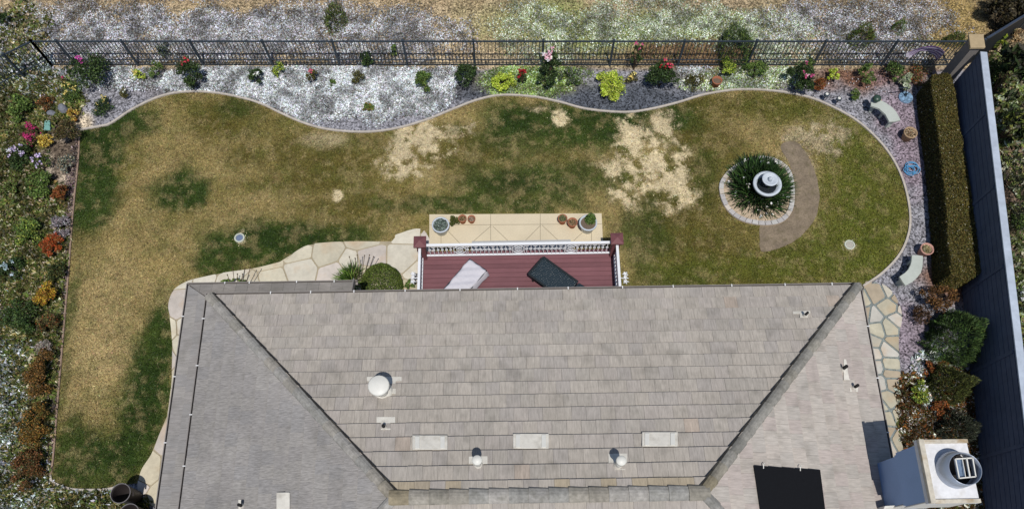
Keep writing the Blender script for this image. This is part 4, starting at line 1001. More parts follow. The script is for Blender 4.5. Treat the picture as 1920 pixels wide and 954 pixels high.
S('agave', 'pale green leafy rosette above the blue mosaic plate', 1702, 152, 15, .45, [L(150,160,130), L(120,132,92), L(176,182,160)], 300, .12, 'plant', group=GR)
S('small_shrub', 'low green and reddish clump at the foot of the flagpole', 1725, 140, 22, .35, G_OLIVE + RUST[:2], 900, .05, group=GR)
S('small_shrub', 'little green tuft between the white ground cover and the pink rose', 1520, 120, 12, .4, G_MID, 400, .05, group=GR)
# beyond the fence
GB = 'bushes growing wild beyond the fence'
S('wild_bush', 'green upright bush standing alone in the silver ground beyond the fence', 625, 29, 20, .7, G_MID + G_OLIVE, 1600, .10, 'bush', group=GB, asp=.16, style='fine')
S('wild_bush', 'dark green bush behind the fence pickets left of centre', 687, 108, 16, .5, G_DK, 900, .07, 'bush', group=GB)
S('wild_bush', 'small green tuft behind the fence pickets at the left of a post', 739, 93, 9, .35, G_MID, 400, .06, 'bush', group=GB)
S('wild_bush', 'large feathery dark bush behind the right half of the fence', 1383, 82, 30, 1.0, G_DK + G_MID, 3200, .11, 'bush', group=GB, asp=.14, style='fine')
S('wild_bush', 'low green bush behind the fence in the purple grey cover', 1622, 64, 28, .6, G_MID + G_OLIVE, 1600, .10, 'bush', group=GB, asp=.16, style='fine', ry=14)
S('wild_bush', 'small green bush above the fence near the flag', 1688, 49, 10, .4, G_MID, 500, .08, 'bush', group=GB, asp=.2, style='fine')
S('wild_bush', 'dark bush at the top left corner beyond the fence', 2, 32, 12, .5, G_DK, 800, .07, 'bush', group=GB)
S('wild_bush', 'faint dark bush behind the left end of the fence', 305, 92, 14, .4, G_DK + GREY, 500, .06, 'bush', group=GB)
S('wild_bush', 'dark shaggy bush at the top right corner beyond the fence', 1895, 8, 42, 1.3, [L(40,36,26), L(58,52,34), L(74,66,40), L(30,28,20)], 4200, .10, 'bush', group=GB, ry=26)
S('wild_bush', 'low green grass clump beside the stone capped pillar', 1790, 72, 24, .35, G_MID + G_OLIVE, 900, .12, 'bush', group=GB, asp=.12, style='fine', ry=8)
# left bed
GL = 'plants in the left garden bed'
for a in [
 ('green_shrub', 'broad leafy green shrub at the far left below the fence corner', 35, 200, 24, .6, G_MID, 1300, .07, 'shrub', None),
 ('daisy_plant', 'green clump with cream flowers left of the lawn corner gravel', 130, 172, 22, .4, G_MID, 1200, .05, 'flowering plant', [(YF, 18, .05)]),
 ('rose_bush', 'short rose with a pink bud left of the cream flowers', 118, 150, 8, .5, G_OLIVE, 260, .05, 'rose bush', [(L(180,70,110), 2, .07)]),
 ('rust_shrub', 'dark rusty low shrub beside the grey rock', 85, 190, 16, .35, RUST[1:] + BROWN, 800, .05, 'shrub', None),
 ('rust_shrub', 'small yellow and orange flower clump above the brown bush', 134, 216, 12, .4, YEL + RUST[:1], 500, .05, 'shrub', None),
 ('brown_bush', 'large olive brown bush at the upper left lawn corner', 122, 247, 27, .75, BROWN + G_OLIVE, 2800, .05, 'bush', None),
 ('flowering_plant', 'vivid magenta flower clump left of the turquoise slab', 58, 255, 20, .45, G_OLIVE + [L(190,50,110)], 900, .05, 'flowering plant', [(L(186,56,112), 26, .08)]),
 ('flowering_plant', 'golden yellow leaved clump beside the magenta flowers', 84, 261, 15, .4, YEL, 800, .055, 'flowering plant', None),
 ('flowering_plant', 'dark green clump with lilac white flowers on pale sand', 38, 290, 28, .5, G_DK, 1500, .06, 'flowering plant', [(LIL, 12, .08), (WHITE, 4, .07)]),
 ('flowering_plant', 'loose plant with lilac blooms left of the brown pebbled soil', 75, 308, 22, .4, G_OLIVE + G_MID, 800, .06, 'flowering plant', [(LIL, 8, .09)]),
 ('grey_shrub', 'pale sandy grey shrub below the brown bush', 122, 305, 17, .4, GREY + [L(190,170,140)], 900, .05, 'shrub', None),
 ('green_shrub', 'bright green mound left of the orange shrub', 72, 345, 28, .5, G_MID, 1600, .06, 'shrub', None),
 ('rust_shrub', 'orange brown shrub, uppermost along the left lawn edge', 110, 358, 17, .55, RUST, 1500, .05, 'shrub', None),
 ('green_shrub', 'yellowish green clump at the left picture edge by pale sand', 14, 350, 18, .4, G_MID + G_OLIVE, 700, .06, 'shrub', None),
 ('grey_shrub', 'silvery lavender shrub touching the left lawn edge', 112, 423, 22, .4, [L(150,142,146), L(176,168,170), L(120,112,112)], 1300, .06, 'shrub', None),
 ('green_shrub', 'yellow green leafy clump left of the lavender shrub', 50, 432, 30, .5, G_MID + [L(150,160,70)], 1700, .07, 'shrub', None),
 ('rust_shrub', 'fiery orange red shrub below the lavender shrub', 96, 458, 22, .6, [L(190,84,40), L(150,90,44), L(170,70,36), L(120,84,44)], 2000, .05, 'shrub', None),
 ('green_shrub', 'dark green dense shrub below the fiery orange one', 102, 508, 20, .5, G_DK + G_OLIVE, 1300, .055, 'shrub', None),
 ('flowering_plant', 'dark plant with pale blue white flowers at the left picture edge', 22, 505, 26, .45, G_DK, 1200, .06, 'flowering plant', [(L(200,220,226), 16, .07)]),
 ('rust_shrub', 'golden and orange shrub halfway down the left lawn edge', 84, 552, 24, .6, [L(196,160,50), L(170,110,50), L(206,180,70), L(120,96,40)], 2200, .055, 'shrub', None),
 ('green_shrub', 'deep green hump left of the lower orange shrubs', 38, 590, 36, .6, G_DK + G_MID[:1], 2200, .06, 'shrub', None),
 ('rust_shrub', 'brown green shrub directly below the golden orange shrub', 86, 605, 22, .5, BROWN + G_OLIVE + RUST[:1], 1500, .055, 'shrub', None),
 ('grey_shrub', 'small pale dusty shrub between two brown shrubs on the left', 82, 650, 17, .4, [L(150,140,132), L(176,166,156), L(120,110,100)], 900, .05, 'shrub', None),
 ('brown_bush', 'long golden brown bush in the lower left border', 74, 700, 30, .6, [L(140,100,50), L(110,82,44), L(88,74,38)], 4200, .05, 'bush', None, 55),
 ('brown_bush', 'olive and orange bush below the long golden brown bush', 64, 790, 30, .6, [L(130,104,46), L(96,84,42), L(150,104,50), L(74,70,36)], 4400, .05, 'bush', None, 58),
 ('brown_bush', 'rusty bush at the bottom of the left border', 50, 880, 30, .55, [L(126,84,50), L(96,70,42), L(80,76,40)], 4200, .05, 'bush', None, 52),
]:
    S(a[0], a[1], a[2], a[3], a[4], a[5], a[6], a[7], a[8], a[9], a[10], group=GL, ry=a[11] if len(a) > 11 else None)
# right side
GX = 'shrubs in the right gravel bed'
S('rust_shrub', 'bronze shrub with open dark branches below the lower curved bench', 1760, 558, 44, .75, [L(110,76,44), L(84,60,36), L(128,92,52), L(60,48,28)], 2600, .055, 'shrub', group=GX, ry=24, stems=14)
S('rust_shrub', 'small dark brown twiggy shrub left of the big feathery green bush', 1722, 585, 24, .5, [L(70,52,36), L(92,66,42), L(48,38,26)], 900, .05, 'shrub', group=GX, stems=12)
S('feathery_bush', 'largest feathery green bush beside the tall wall', 1798, 626, 48, 1.15, [L(58,78,42), L(76,100,52), L(46,62,36), L(96,122,62)], 13000, .11, 'bush', group=GX, style='fine', asp=.13, stems=10)
S('feathery_bush', 'round olive green bush below the largest feathery bush', 1788, 716, 44, .85, [L(80,84,44), L(60,66,34), L(108,114,58), L(46,50,28)], 8500, .09, 'bush', group=GX, style='fine', asp=.16, ry=34)
S('feathery_bush', 'dark grey green bush just above the chimney', 1800, 800, 34, .8, [L(58,62,50), L(76,82,66), L(42,46,34)], 5000, .085, 'bush', group=GX, style='fine', asp=.18, ry=30)
S('lime_shrub', 'yellow green tuft under the edge of the largest feathery bush', 1819, 674, 9, .25, G_LIME[2:] + G_MID, 350, .05, 'shrub', group=GX)
S('green_shrub', 'green and yellow flowering clump beside the flagstones', 1728, 735, 20, .4, [L(120,140,50), L(90,110,50), L(160,166,70)], 1300, .06, 'shrub', [(WHITE, 14, .04)], group=GX, ry=28)
S('rust_shrub', 'orange shrub between the two lower round bushes', 1765, 765, 22, .4, RUST, 1300, .05, 'shrub', group=GX)
S('rust_shrub', 'orange brown clump at the left foot of the olive round bush', 1742, 690, 14, .35, RUST, 700, .05, 'shrub', group=GX)
# beside the house and the fountain
S('clipped_bush', 'clipped round green bush by the eave, left of the deck', 712, 526, 41, .95, [L(88,104,40), L(74,88,34), L(104,120,50), L(62,74,32)], 14000, .035, 'bush', style='ball', asp=.7)
S('agapanthus', 'strappy bright green plant left of the clipped round bush', 655, 518, 27, .5, [L(80,110,44), L(110,140,60), L(60,88,36), L(130,156,74)], 420, .42, 'plant', style='spiky', stems=3)
for (px, py, lb) in ((676, 488, 'bare dry flower stalks rising from the strappy plant onto the flagstones'), (448, 515, 'bare flower stalks over the flagstones at the lower eave')):
    mb = MB(); b0 = P(px, py + 32, .3)
    for q in range(6):
        tip = P(px - 22 + q * 9 + random.uniform(-3, 3), py - 12 + random.uniform(-4, 12), 1.0); mb.tube([(b0.x + (q - 2.5) * .05, b0.y - .1, .3), tip], .009, 5); mb.lathe([(.004, -.03), (.02, 0), (.004, .03)], tip, 6)
    tag(mb.build('flower_stalks', M_BARK), lb, 'flower stalks')
S('small_plants', 'row of tiny green tufts at the lower eave', 438, 527, 30, .3, G_MID, 300, .07, 'plant', ry=5)
S('small_shrub', 'low green sprigs at the left foot of the deck railing', 768, 533, 11, .3, G_MID, 250, .06, 'plant')
# ================================================================ FOUNTAIN BED
FX, FY_ = XY(1420, 350); RX = .98
fb = [(1348,345),(1350,372),(1362,396),(1385,414),(1412,422),(1440,424),(1466,418),(1482,402),(1488,380),(1488,350),(1480,320),(1460,303),(1430,295),(1395,302),(1366,320)]
fbw = smooth_line([XY(*p) for p in fb], 4, True)
mb = MB(); mb.prism(fbw, .0, .045); tag(mb.build('planting_bed', mat('bed_cream', L(196, 176, 152), .95, .12, 60, .2, scale2=4, var2=.1)), kind='structure')
ring = empty('paver_ring', (FX, FY_, 0), 'ring of pale edging pavers around the fountain planting', 'edging')
cen = np.array(fbw).mean(0); N_ = len(fbw); acc = [0.0]
for i in range(N_): acc.append(acc[-1] + math.dist(fbw[i], fbw[(i + 1) % N_]))
def along(s):
    s %= acc[-1]; i = int(np.searchsorted(acc, s, side='right') - 1); t = (s - acc[i]) / (acc[i + 1] - acc[i]); a = fbw[i % N_]; b = fbw[(i + 1) % N_]
    return (a[0] + (b[0] - a[0]) * t, a[1] + (b[1] - a[1]) * t)
nb = int(acc[-1] / .20); M_PAV = mat('paver', None, .9, .1, 20, .15)
for i in range(nb):
    a = along(acc[-1] * (i + .035) / nb); b = along(acc[-1] * (i + .965) / nb)
    def inn(p, k=.14):
        d = np.array(cen) - np.array(p); d /= np.linalg.norm(d); return (p[0] + d[0] * k, p[1] + d[1] * k)
    mb = MB(); k_ = random.uniform(.9, 1.06); mb.cur = tuple(x * k_ for x in random.choice([L(196,194,190), L(186,182,180), L(200,190,178)]))
    mb.prism([a, b, inn(b), inn(a)], 0, .085 + random.uniform(-.004, .004)); mb.build('paver', M_PAV, ring, bevel=.008)
rebase(ring)
S('fountain_lilies', 'dense dark strappy plants with white flowers encircling the fountain', 1430, 339, 67, .66, [L(52,80,40), L(40,62,32), L(76,106,52), L(32,48,26)], 4200, .40, 'plant', style='spiky', ry=62, stems=4,
  fl=[(WHITE, 46, .065)])
fxy = XY(1438, 346, .62)
ft = empty('fountain', (*fxy, 0), 'pale grey two tiered stone fountain standing in the dark strappy plants', 'fountain')
M_FT = mat('fountain_stone', L(196, 204, 212), .6, .08, 14, .08, scale2=4, var2=.08)
mb = MB(); mb.lathe([(.22, 0), (.2, .05), (.11, .12), (.09, .4), (.16, .5)], (*fxy, 0), 24); mb.build('pedestal', M_FT, ft, True)
mb = MB(); mb.lathe([(.1, .47), (.28, .50), (.40, .58), (.425, .66), (.415, .685), (.345, .68), (.31, .61), (.24, .57), (.02, .56)], (*fxy, 0), 40); mb.build('lower_bowl', M_FT, ft, True)
mb = MB(); mb.lathe([(.305, .60), (.01, .603)], (*fxy, 0), 32); mb.build('water', mat('dark_water', L(40, 44, 48), .12, .1, 6, .02, spec=.6), ft)
mb = MB(); mb.lathe([(.06, .56), (.05, .7), (.07, .82)], (*fxy, 0), 20); mb.build('column', M_FT, ft, True)
mb = MB(); mb.lathe([(.07, .80), (.18, .83), (.235, .89), (.235, .91), (.185, .905), (.14, .87), (.05, .855)], (*fxy, 0), 32); mb.build('upper_bowl', M_FT, ft, True)
mb = MB(); mb.lathe([(.07, .85), (.05, .90), (.06, .93), (.035, .96), (.008, .97)], (*fxy, 0), 16); mb.build('finial', M_FT, ft, True)
rebase(ft)

# ================================================================ POTS
M_SOIL = mat('potting_soil', L(110, 96, 82), .95, .3, 40, .3)
def pot(px, py, rpx, h, label, m, z0=0.0, name='flower_pot', soil=True, group='flower pots on the patio', drop=.05, plant=None, cat='pot'):
    c = P(px, py, z0 + h); r = rpx * (P(px + 1, py, z0 + h) - c).length; b = Vector((c.x, c.y, z0)); root = empty(name, b, label, cat, group)
    mb = MB(); mb.lathe([(r * .68, 0), (r * .90, h * .82), (r, h * .84), (r, h), (r * .86, h), (r * .83, h - drop), (r * .7, h - drop - .02)], b, 28); mb.build('bowl', m, root, True)
    if soil: mb = MB(); mb.lathe([(r * .84, h - drop), (.01, h - drop + .015)], b, 20); mb.build('soil', M_SOIL, root)
    if plant:
        pal, n, leaf, hh, rr, style, off = plant
        d = rng.normal(0, 1, (n, 3)); d /= np.linalg.norm(d, axis=1)[:, None]; d[:, 2] = np.abs(d[:, 2]); k = rng.uniform(.5, 1, n)
        pos = d * k[:, None] * np.array([rr * r, rr * r, hh]) + np.array([b.x + off[0] * r, b.y + off[1] * r, z0 + h - drop])
        o = leaf_mesh('plant', pos, rng.uniform(.7, 1.3, n) * leaf, pick(pal, n), None, asp=.55, direction=d if style == 'fine' else None); o.parent = root
    return rebase(root)
M_WPOT = mat('glazed_pot', L(196, 204, 212), .5, .06, 10, .03); 
pot(826, 421, 16.5, .36, 'large pale grey pot full of grey succulents on the left of the patio', M_WPOT, ZP, plant=([L(110,126,118), L(140,154,148), L(84,98,90), L(60,72,60)], 1500, .05, .14, .86, 'x', (0, 0)))
pot(1103, 417, 17, .36, 'large pale grey pot with a leafy green plant on the right of the patio', M_WPOT, ZP, plant=([L(84,110,52), L(110,136,66), L(60,84,40)], 900, .055, .34, .62, 'x', (.25, .35)))
DRY = ([L(150,112,80), L(110,84,56), L(90,96,56), L(176,150,116)], 220, .04, .06, .8, 'x', (0, 0))
pot(867, 409, 8, .20, 'terracotta pot nearest the small green shrub on the patio', M_TERRA, ZP, plant=DRY)
pot(884, 409.5, 7.5, .17, 'terracotta pot with pale gravel, second from the small green shrub', M_TERRA, ZP, plant=([L(200,180,160), L(130,90,60)], 90, .035, .03, .7, 'x', (0, 0)))
pot(1055, 409, 9, .22, 'terracotta pot with a prickly green plant, left of the right hand pair on the patio', M_TERRA, ZP, plant=([L(100,110,70), L(140,130,100), L(70,80,48)], 300, .05, .1, .85, 'x', (0, 0)))
pot(1073.5, 416, 9.5, .22, 'terracotta pot with dry stems touching the large right pot', M_TERRA, ZP, plant=DRY)
S('small_shrub', 'small dense green shrub between the big left pot and the terracotta pots', 851, 414, 11, .22, [L(84,92,40), L(66,78,34), L(104,104,50)], 1100, .04, 'plant', z0=ZP, stems=3)
pot(1345, 150, 9.5, .28, 'terracotta pot half full of soil in the rear bed', M_TERRA, 0, group='flower pots in the gravel', drop=.08)
pot(1708, 248, 12.5, .30, 'woven pale pot of dry stems below the upper curved bench', mat('woven_pot', L(172, 146, 116), .9, .3, 18, .4), 0, group='flower pots in the gravel', plant=([L(196,176,146), L(150,126,96), L(120,96,70)], 420, .06, .06, .85, 'x', (0, 0)))
pot(1739, 466, 12.5, .30, 'pink rimmed terracotta pot with a dry plant above the lower curved bench', mat('pink_terracotta', L(196, 150, 136), .8, .1, 14, .08), 0, group='flower pots in the gravel', plant=([L(170,156,116), L(130,120,84), L(196,184,150)], 420, .05, .06, .7, 'x', (0, 0)))

# ================================================================ BENCHES
M_BENCH = mat('bench_stone', L(186, 192, 184), .8, .05, 16, .06, scale2=3, var2=.05)
def bench(poly, legs, label):
    z = .40; q = smooth_line([XY(px, py, z) for px, py in poly], 1, True); c = np.mean(q, 0); root = empty('curved_bench', (c[0], c[1], 0), label, 'bench', 'curved stone benches')
    mb = MB(); mb.prism(q, z - .07, z); mb.build('seat', M_BENCH, root, bevel=.01)
    for (px, py, rz) in legs: p = XY(px, py, z); mb = MB(); mb.box((p[0], p[1], (z - .07) / 2), (.16, .08, z - .07), rz=rz); mb.build('leg', M_BENCH, root, bevel=.01)
    return rebase(root)
bench([(1634.6,183),(1644.7,184.6),(1661.5,193),(1673,201),(1681,210),(1689,225),(1679,227.5),(1667.5,228),(1660,214),(1648,203),(1633,198)], [(1643,192,1.2), (1662,203,.9), (1676,222,.3)], 'curved pale stone bench with a dark green ball on it, near the fence')
bench([(1710,478),(1721,478),(1731,479.5),(1730,500),(1727,511),(1720,520),(1711,528),(1698,535),(1692,527),(1686.6,518),(1697,511),(1703,505),(1707,497),(1709,490)], [(1719,484,.0), (1716,508,-.6), (1697,522,-1)], 'curved pale stone bench with a bare seat, below the pink rimmed pot')
c = P(1642, 188, .45); mb = MB(); mb.lathe([(.02, .0), (.1, .02), (.13, .07), (.11, .12), (.05, .15), (.01, .155)], c, 18)
tag(mb.build('garden_ball', mat('green_glaze', L(52, 74, 62), .4, .15, 14, .05, spec=.5), smooth=True), 'dark green round ornament on the end of the upper bench', 'ornament')

# blue mosaic plate with a dark stand, the two path lights, the hose
c = P(1698, 183, .02); rp = 13 * (P(1699, 183) - P(1698, 183)).length
pl_ = empty('mosaic_plate', (c.x, c.y, 0), 'round pale blue mosaic stepping plate on the gravel by the upper bench', 'garden plate')
mb = MB(); mb.lathe([(rp, .0), (rp, .04), (rp * .95, .05), (.01, .05)], (c.x, c.y, 0), 32); mb.build('plate', mat('mosaic_blue', L(120, 150, 178), .5, .5, 22, .2, mode='chips'), pl_)
rebase(pl_)
mb = MB(); a = P(1686, 165, .5)
mb.tube([(c.x - .02, c.y + .05, .05), (c.x - .1, c.y + .1, .35), a], .018, 6); mb.tube([(c.x - .02, c.y + .05, .06), P(1706, 173, .3)], .015, 6); mb.tube([(c.x - .02, c.y + .05, .05), (c.x - .02, c.y + .05, .12)], .04, 8)
tag(mb.build('garden_hook', M_BLACKIRON), 'thin black metal hook standing on the blue mosaic plate', 'garden hook')
for px, py, lb in ((1551, 176, 'small path light with white top, left of two by the lawn curve'), (1574, 184, 'small path light with white top, right of two by the lawn curve')):
    c = P(px, py, .3); b = Vector((c.x, c.y, 0)); root = empty('path_light', b, lb, 'path light', 'path lights by the lawn')
    mb = MB(); mb.lathe([(.012, 0), (.012, .22)], b, 8); mb.build('stake', M_BLACKIRON, root)
    mb = MB(); mb.lathe([(.05, .2), (.085, .24), (.085, .28), (.05, .29)], b, 14); mb.build('lamp_head', M_BLACKIRON, root)
    mb = MB(); mb.lathe([(.045, .29), (.05, .30), (.01, .315)], b, 12); mb.build('lamp_top', M_CAP, root); rebase(root)
mb = MB(); c = P(1708, 317, .04); rs = random.Random(9); R0 = 17 * (P(1709, 317) - P(1708, 317)).length; pts_ = []
for i in range(132):
    t = i / 24 * 2 * math.pi; k = i // 24; ox = (.38 * math.sin(k * 2.1)) * R0; oy = (.38 * math.cos(k * 1.7) - (.35 if k == 4 else 0)) * R0; rr = R0 * (.78 - .10 * (k % 3)) * (.6 if k == 4 else 1)
    u_ = (i % 24) / 24; k2 = k + 1; ox2 = (.38 * math.sin(k2 * 2.1)) * R0; oy2 = (.38 * math.cos(k2 * 1.7) - (.35 if k2 == 4 else 0)) * R0; rr2 = R0 * (.78 - .10 * (k2 % 3)) * (.6 if k2 == 4 else 1)
    ox += (ox2 - ox) * u_; oy += (oy2 - oy) * u_; rr += (rr2 - rr) * u_
    pts_.append((c.x + ox + rr * math.cos(t), c.y + oy + rr * .92 * math.sin(t), .03 + .012 * k + .01 * math.sin(t * 3)))
mb.tube(pts_, .0135, 6); tag(mb.build('garden_hose', mat('hose_blue', L(92, 158, 205), .45, .06, 10, 0), smooth=True), 'coiled light blue garden hose on the gravel right of the lawn', 'hose')
mb = MB(); pts_ = [P(1728, 295, .03), P(1737, 302, .05), P(1738, 318, .03), P(1732, 335, .04), P(1738, 352, .03), P(1734, 366, .03)]
mb.tube(smooth_line([tuple(p) for p in pts_], 5), .014, 6); tag(mb.build('garden_hose', mat('hose_black', L(36, 36, 38), .5, .1, 10, 0), smooth=True), 'short black hose lying beside the coiled blue one', 'hose')

# valve lids in the lawn
for px, py, lb, cc_ in ((450, 447, 'round lawn drain lid with a blue grey centre, left part of the lawn', L(110,124,150)), (1592, 460, 'round pale lawn drain lid in the right part of the lawn', L(176,172,160))):
    c = P(px, py); root = empty('lawn_drain', (c.x, c.y, 0), lb, 'drain', 'round drains in the lawn')
    mb = MB(); mb.lathe([(.155, .0), (.155, .05), (.115, .055), (.11, .035)], (c.x, c.y, 0), 24); mb.build('rim', mat('drain_rim', L(196, 200, 186), .85, .2, 30, .2), root)
    mb = MB(); mb.lathe([(.11, .0), (.105, .045), (.01, .05)], (c.x, c.y, 0), 20); mb.build('lid', mat('drain_lid_' + ('blue' if px < 900 else 'pale'), cc_, .7, .3, 40, .2), root); rebase(root)

# turquoise slab, rock and a few stones in the left bed
q = [XY(*p, .08) for p in ((84,226),(94,226),(94,244),(82,244))]; mb = MB(); mb.prism(q, .0, .09); tag(mb.build('stone_slab', mat('turquoise', L(120, 168, 160), .7, .12, 10, .1), bevel=.01), 'small turquoise slab lying in the left garden bed', 'slab')
def rock(px, py, rp, h, label, col, name='rock'):
    c = P(px, py, h * .5); r = rp * (P(px + 1, py) - P(px, py)).length; mb = MB(); n = 12; prof = [(.9, 0), (1.0, .35), (.85, .7), (.5, .95), (.02, 1.0)]
    vs = []; rs_ = random.Random(int(px))
    for a_, z_ in prof:
        for j in range(n): t = 2 * math.pi * j / n; k = r * a_ * (1 + .18 * math.sin(t * 2 + px) + rs_.uniform(-.07, .07)); vs.append((c.x + k * math.cos(t), c.y + k * math.sin(t) * .85, h * z_ * (1 + rs_.uniform(-.06, .06))))
    mb.add(vs, [(i * n + j, i * n + (j + 1) % n, (i + 1) * n + (j + 1) % n, (i + 1) * n + j) for i in range(4) for j in range(n)] + [tuple(range(n - 1, -1, -1)), tuple(4 * n + j for j in range(n))])
    return tag(mb.build(name, mat('rock', L(120, 122, 130), .9, .25, 12, .4)), label, 'rock', 'rocks in the garden beds')
rock(117, 203, 10, .22, 'grey rock above the brown bush in the left bed', None)
rock(96, 212, 8, .15, 'smaller grey rock left of the yellow and orange clump', None)
rock(1624, 190, 5, .08, 'small pale stone beside the upper curved bench', None)

# plastic bins at the bottom left
M_BIN = mat('bin_plastic', L(48, 42, 42), .55, .12, 12, .05, spec=.4)
for px, py, lb in ((226, 924, 'dark open topped round bin standing on the flagstone corner'), (242, 962, 'dark round bin cut by the lower picture edge')):
    h = .78; c = P(px, py, h); r = 18.5 * (P(px + 1, py, h) - c).length; b = Vector((c.x, c.y, 0)); root = empty('round_bin', b, lb, 'bin', 'dark round bins')
    mb = MB(); mb.lathe([(r * .72, .0), (r * .93, h - .06), (r, h - .05), (r, h), (r * .95, h), (r * .9, h - .08), (r * .70, .03), (.01, .03)], b, 32); mb.build('body', M_BIN, root, True)
    mb = MB(); mb.tube([(b.x + r * .985 * math.cos(t), b.y + r * .985 * math.sin(t), h + .004) for t in np.linspace(0, 2 * math.pi, 37)[:-1]], .012, 6, closed=True); mb.build('rim', mat('bin_rim', L(120, 116, 118), .5, .1, 10, 0), root, True)
    for s in (-1, 1): mb = MB(); mb.box((b.x + s * (r + .015), b.y, h - .12), (.04, .12, .05)); mb.build('handle', M_BIN, root, bevel=.008)
    rebase(root)

# ================================================================ HEDGE
hz = .85
hp = [(1747,150),(1757,141),(1775,140),(1786,152),(1800,240),(1815,330),(1830,430),(1840,498),(1832,514),(1812,519),(1792,516),(1782,502),(1777,430),(1768,318),(1757,230)]
hw = smooth_line([XY(px, py, hz) for px, py in hp], 3, True)
hc = np.mean(hw, 0); hedge = empty('hedge', (hc[0], hc[1], 0), 'long clipped box hedge running beside the tall wall', 'hedge')
mb = MB(); inn_ = [(hc[0] + (p[0] - hc[0]) * .93, hc[1] + (p[1] - hc[1]) * .985) for p in hw]; mb.prism(inn_, 0, hz - .07); mb.build('branches', mat('hedge_core', L(34, 34, 20), .95, .3, 20, .3), hedge)
x, y = scatter_in(hw, 60000); n = len(x); z = np.full(n, hz) + (fbm(x, y, 2.5, 4, 4) - .5) * .12 + rng.normal(0, .015, n)
C = np.stack([x, y, z], 1); N_ = len(hw); ss = rng.integers(0, N_, 42000); t = rng.random(len(ss)); a = np.array(hw)[ss]; b = np.array(hw)[(ss + 1) % N_]; p = a + (b - a) * t[:, None]
zz = rng.random(len(ss)) * hz; p = hc + (p - hc) * (1 - .0 + rng.normal(0, .006, (len(ss), 1))) ; C = np.concatenate([C, np.stack([p[:, 0], p[:, 1], zz], 1)])
n = len(C); tone = .75 + .5 * fbm(C[:, 0], C[:, 1], 1.3, 4, 8)
col = pick([L(96,86,42), L(82,74,36), L(112,98,50), L(66,64,32), L(90,90,42)], n, .22) * tone[:, None]; wh = rng.random(n) < .012; col[wh] = L(196, 190, 170)
leaf_mesh('foliage', C, rng.uniform(.03, .06, n), col, None, asp=.6).parent = hedge
rebase(hedge)

# ================================================================ TALL WALL, PILLAR, FENCES
zw = 1.85
def wallx(pa, pb, h): return Vector((*XY(*pa, h), 0)), Vector((*XY(*pb, h), 0))
wa, wb = wallx((1839, 97), (1911, 700), zw)         # inner top edge
wd_ = (wb - wa).normalized(); wb = wa + wd_ * 22; wn = Vector((wd_.y, -wd_.x, 0));
if wn.x < 0: wn = -wn
wl = empty('garden_wall', (wa.x, wa.y, 0), 'tall shaded grooved garden wall with a white top along the right side', 'wall')
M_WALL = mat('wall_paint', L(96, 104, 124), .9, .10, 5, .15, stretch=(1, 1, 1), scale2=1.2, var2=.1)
mb = MB(); Lw = (wb - wa).length
Rw = Matrix((wd_, wn, Vector((0, 0, 1)))).transposed()
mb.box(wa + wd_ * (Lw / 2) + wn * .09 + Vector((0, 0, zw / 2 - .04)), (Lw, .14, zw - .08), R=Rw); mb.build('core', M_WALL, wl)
mb = MB(); nbz = 10
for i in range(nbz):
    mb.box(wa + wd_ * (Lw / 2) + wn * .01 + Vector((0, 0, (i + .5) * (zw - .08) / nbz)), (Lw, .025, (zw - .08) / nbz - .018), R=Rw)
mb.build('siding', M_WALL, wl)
k_ = 0; sdist = 2.44
while k_ * sdist < Lw - 1:
    mb = MB(); mb.box(wa + wd_ * (.5 + k_ * sdist + 1.6) + wn * (-.012) + Vector((0, 0, zw / 2 - .05)), (.10, .03, zw - .12), R=Rw); mb.build('batten', M_WALL, wl); k_ += 1
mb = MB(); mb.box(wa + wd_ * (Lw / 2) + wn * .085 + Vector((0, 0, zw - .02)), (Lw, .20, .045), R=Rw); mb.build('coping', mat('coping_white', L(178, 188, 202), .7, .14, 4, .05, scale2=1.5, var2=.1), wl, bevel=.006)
rebase(wl)
zp = 1.95; pq = [XY(px, py, zp) for px, py in ((1816.5, 64), (1844, 64.5), (1848, 89), (1820, 89.5))]; pc_ = np.mean(pq, 0)
pi_ = empty('pillar', (pc_[0], pc_[1], 0), 'square rendered pillar with a tan stone cap at the fence corner', 'pillar')
mb = MB(); mb.prism(pq, zp - .07, zp); mb.build('pillar_cap', mat('cap_stone', L(178, 158, 124), .85, .1, 10, .1, scale2=3, var2=.08), pi_, bevel=.01)
mb = MB(); pin = [(pc_[0] + (p[0] - pc_[0]) * .62, pc_[1] + (p[1] - pc_[1]) * .8) for p in pq]; mb.prism(pin, 0, zp - .07); mb.build('shaft', mat('pillar_render', L(132, 126, 122), .9, .08, 12, .1), pi_); rebase(pi_)

zf = 1.02
def fence(pts, label, first=True, sp=.118, posts=None):
    root = empty('metal_fence', (pts[0].x, pts[0].y, 0), label, 'fence')
    for i in range(len(pts) - 1):
        a, b = pts[i], pts[i + 1]; d = (b - a); l = d.length; d = d.normalized(); Z = lambda z: Vector((0, 0, z))
        if True:
            mb = MB(); mb.bar(a + Z(zf), b + Z(zf), .04, .035); mb.build('top_rail', M_BLACKIRON, root)
            mb = MB(); mb.bar(a + Z(.26), b + Z(.26), .022, .022); mb.build('lower_rail', M_BLACKIRON, root)
            mb = MB(); mb.bar(a + Z(.06), b + Z(.06), .024, .024); mb.build('bottom_rail', M_BLACKIRON, root)
        mb = MB(); n = max(1, round(l / sp))
        for k in range(1, n): p = a + d * (l * k / n); mb.box(p + Z(.53), (.017, .017, .97))
        mb.build('picket_panel', M_BLACKIRON, root)
        if i in (posts or range(len(pts))): pass
    for p in pts:
        mb = MB(); mb.box((p.x, p.y, .53), (.062, .062, 1.06)); mb.box((p.x, p.y, 1.065), (.075, .075, .02)); mb.build('post', M_BLACKIRON, root)
    return rebase(root)
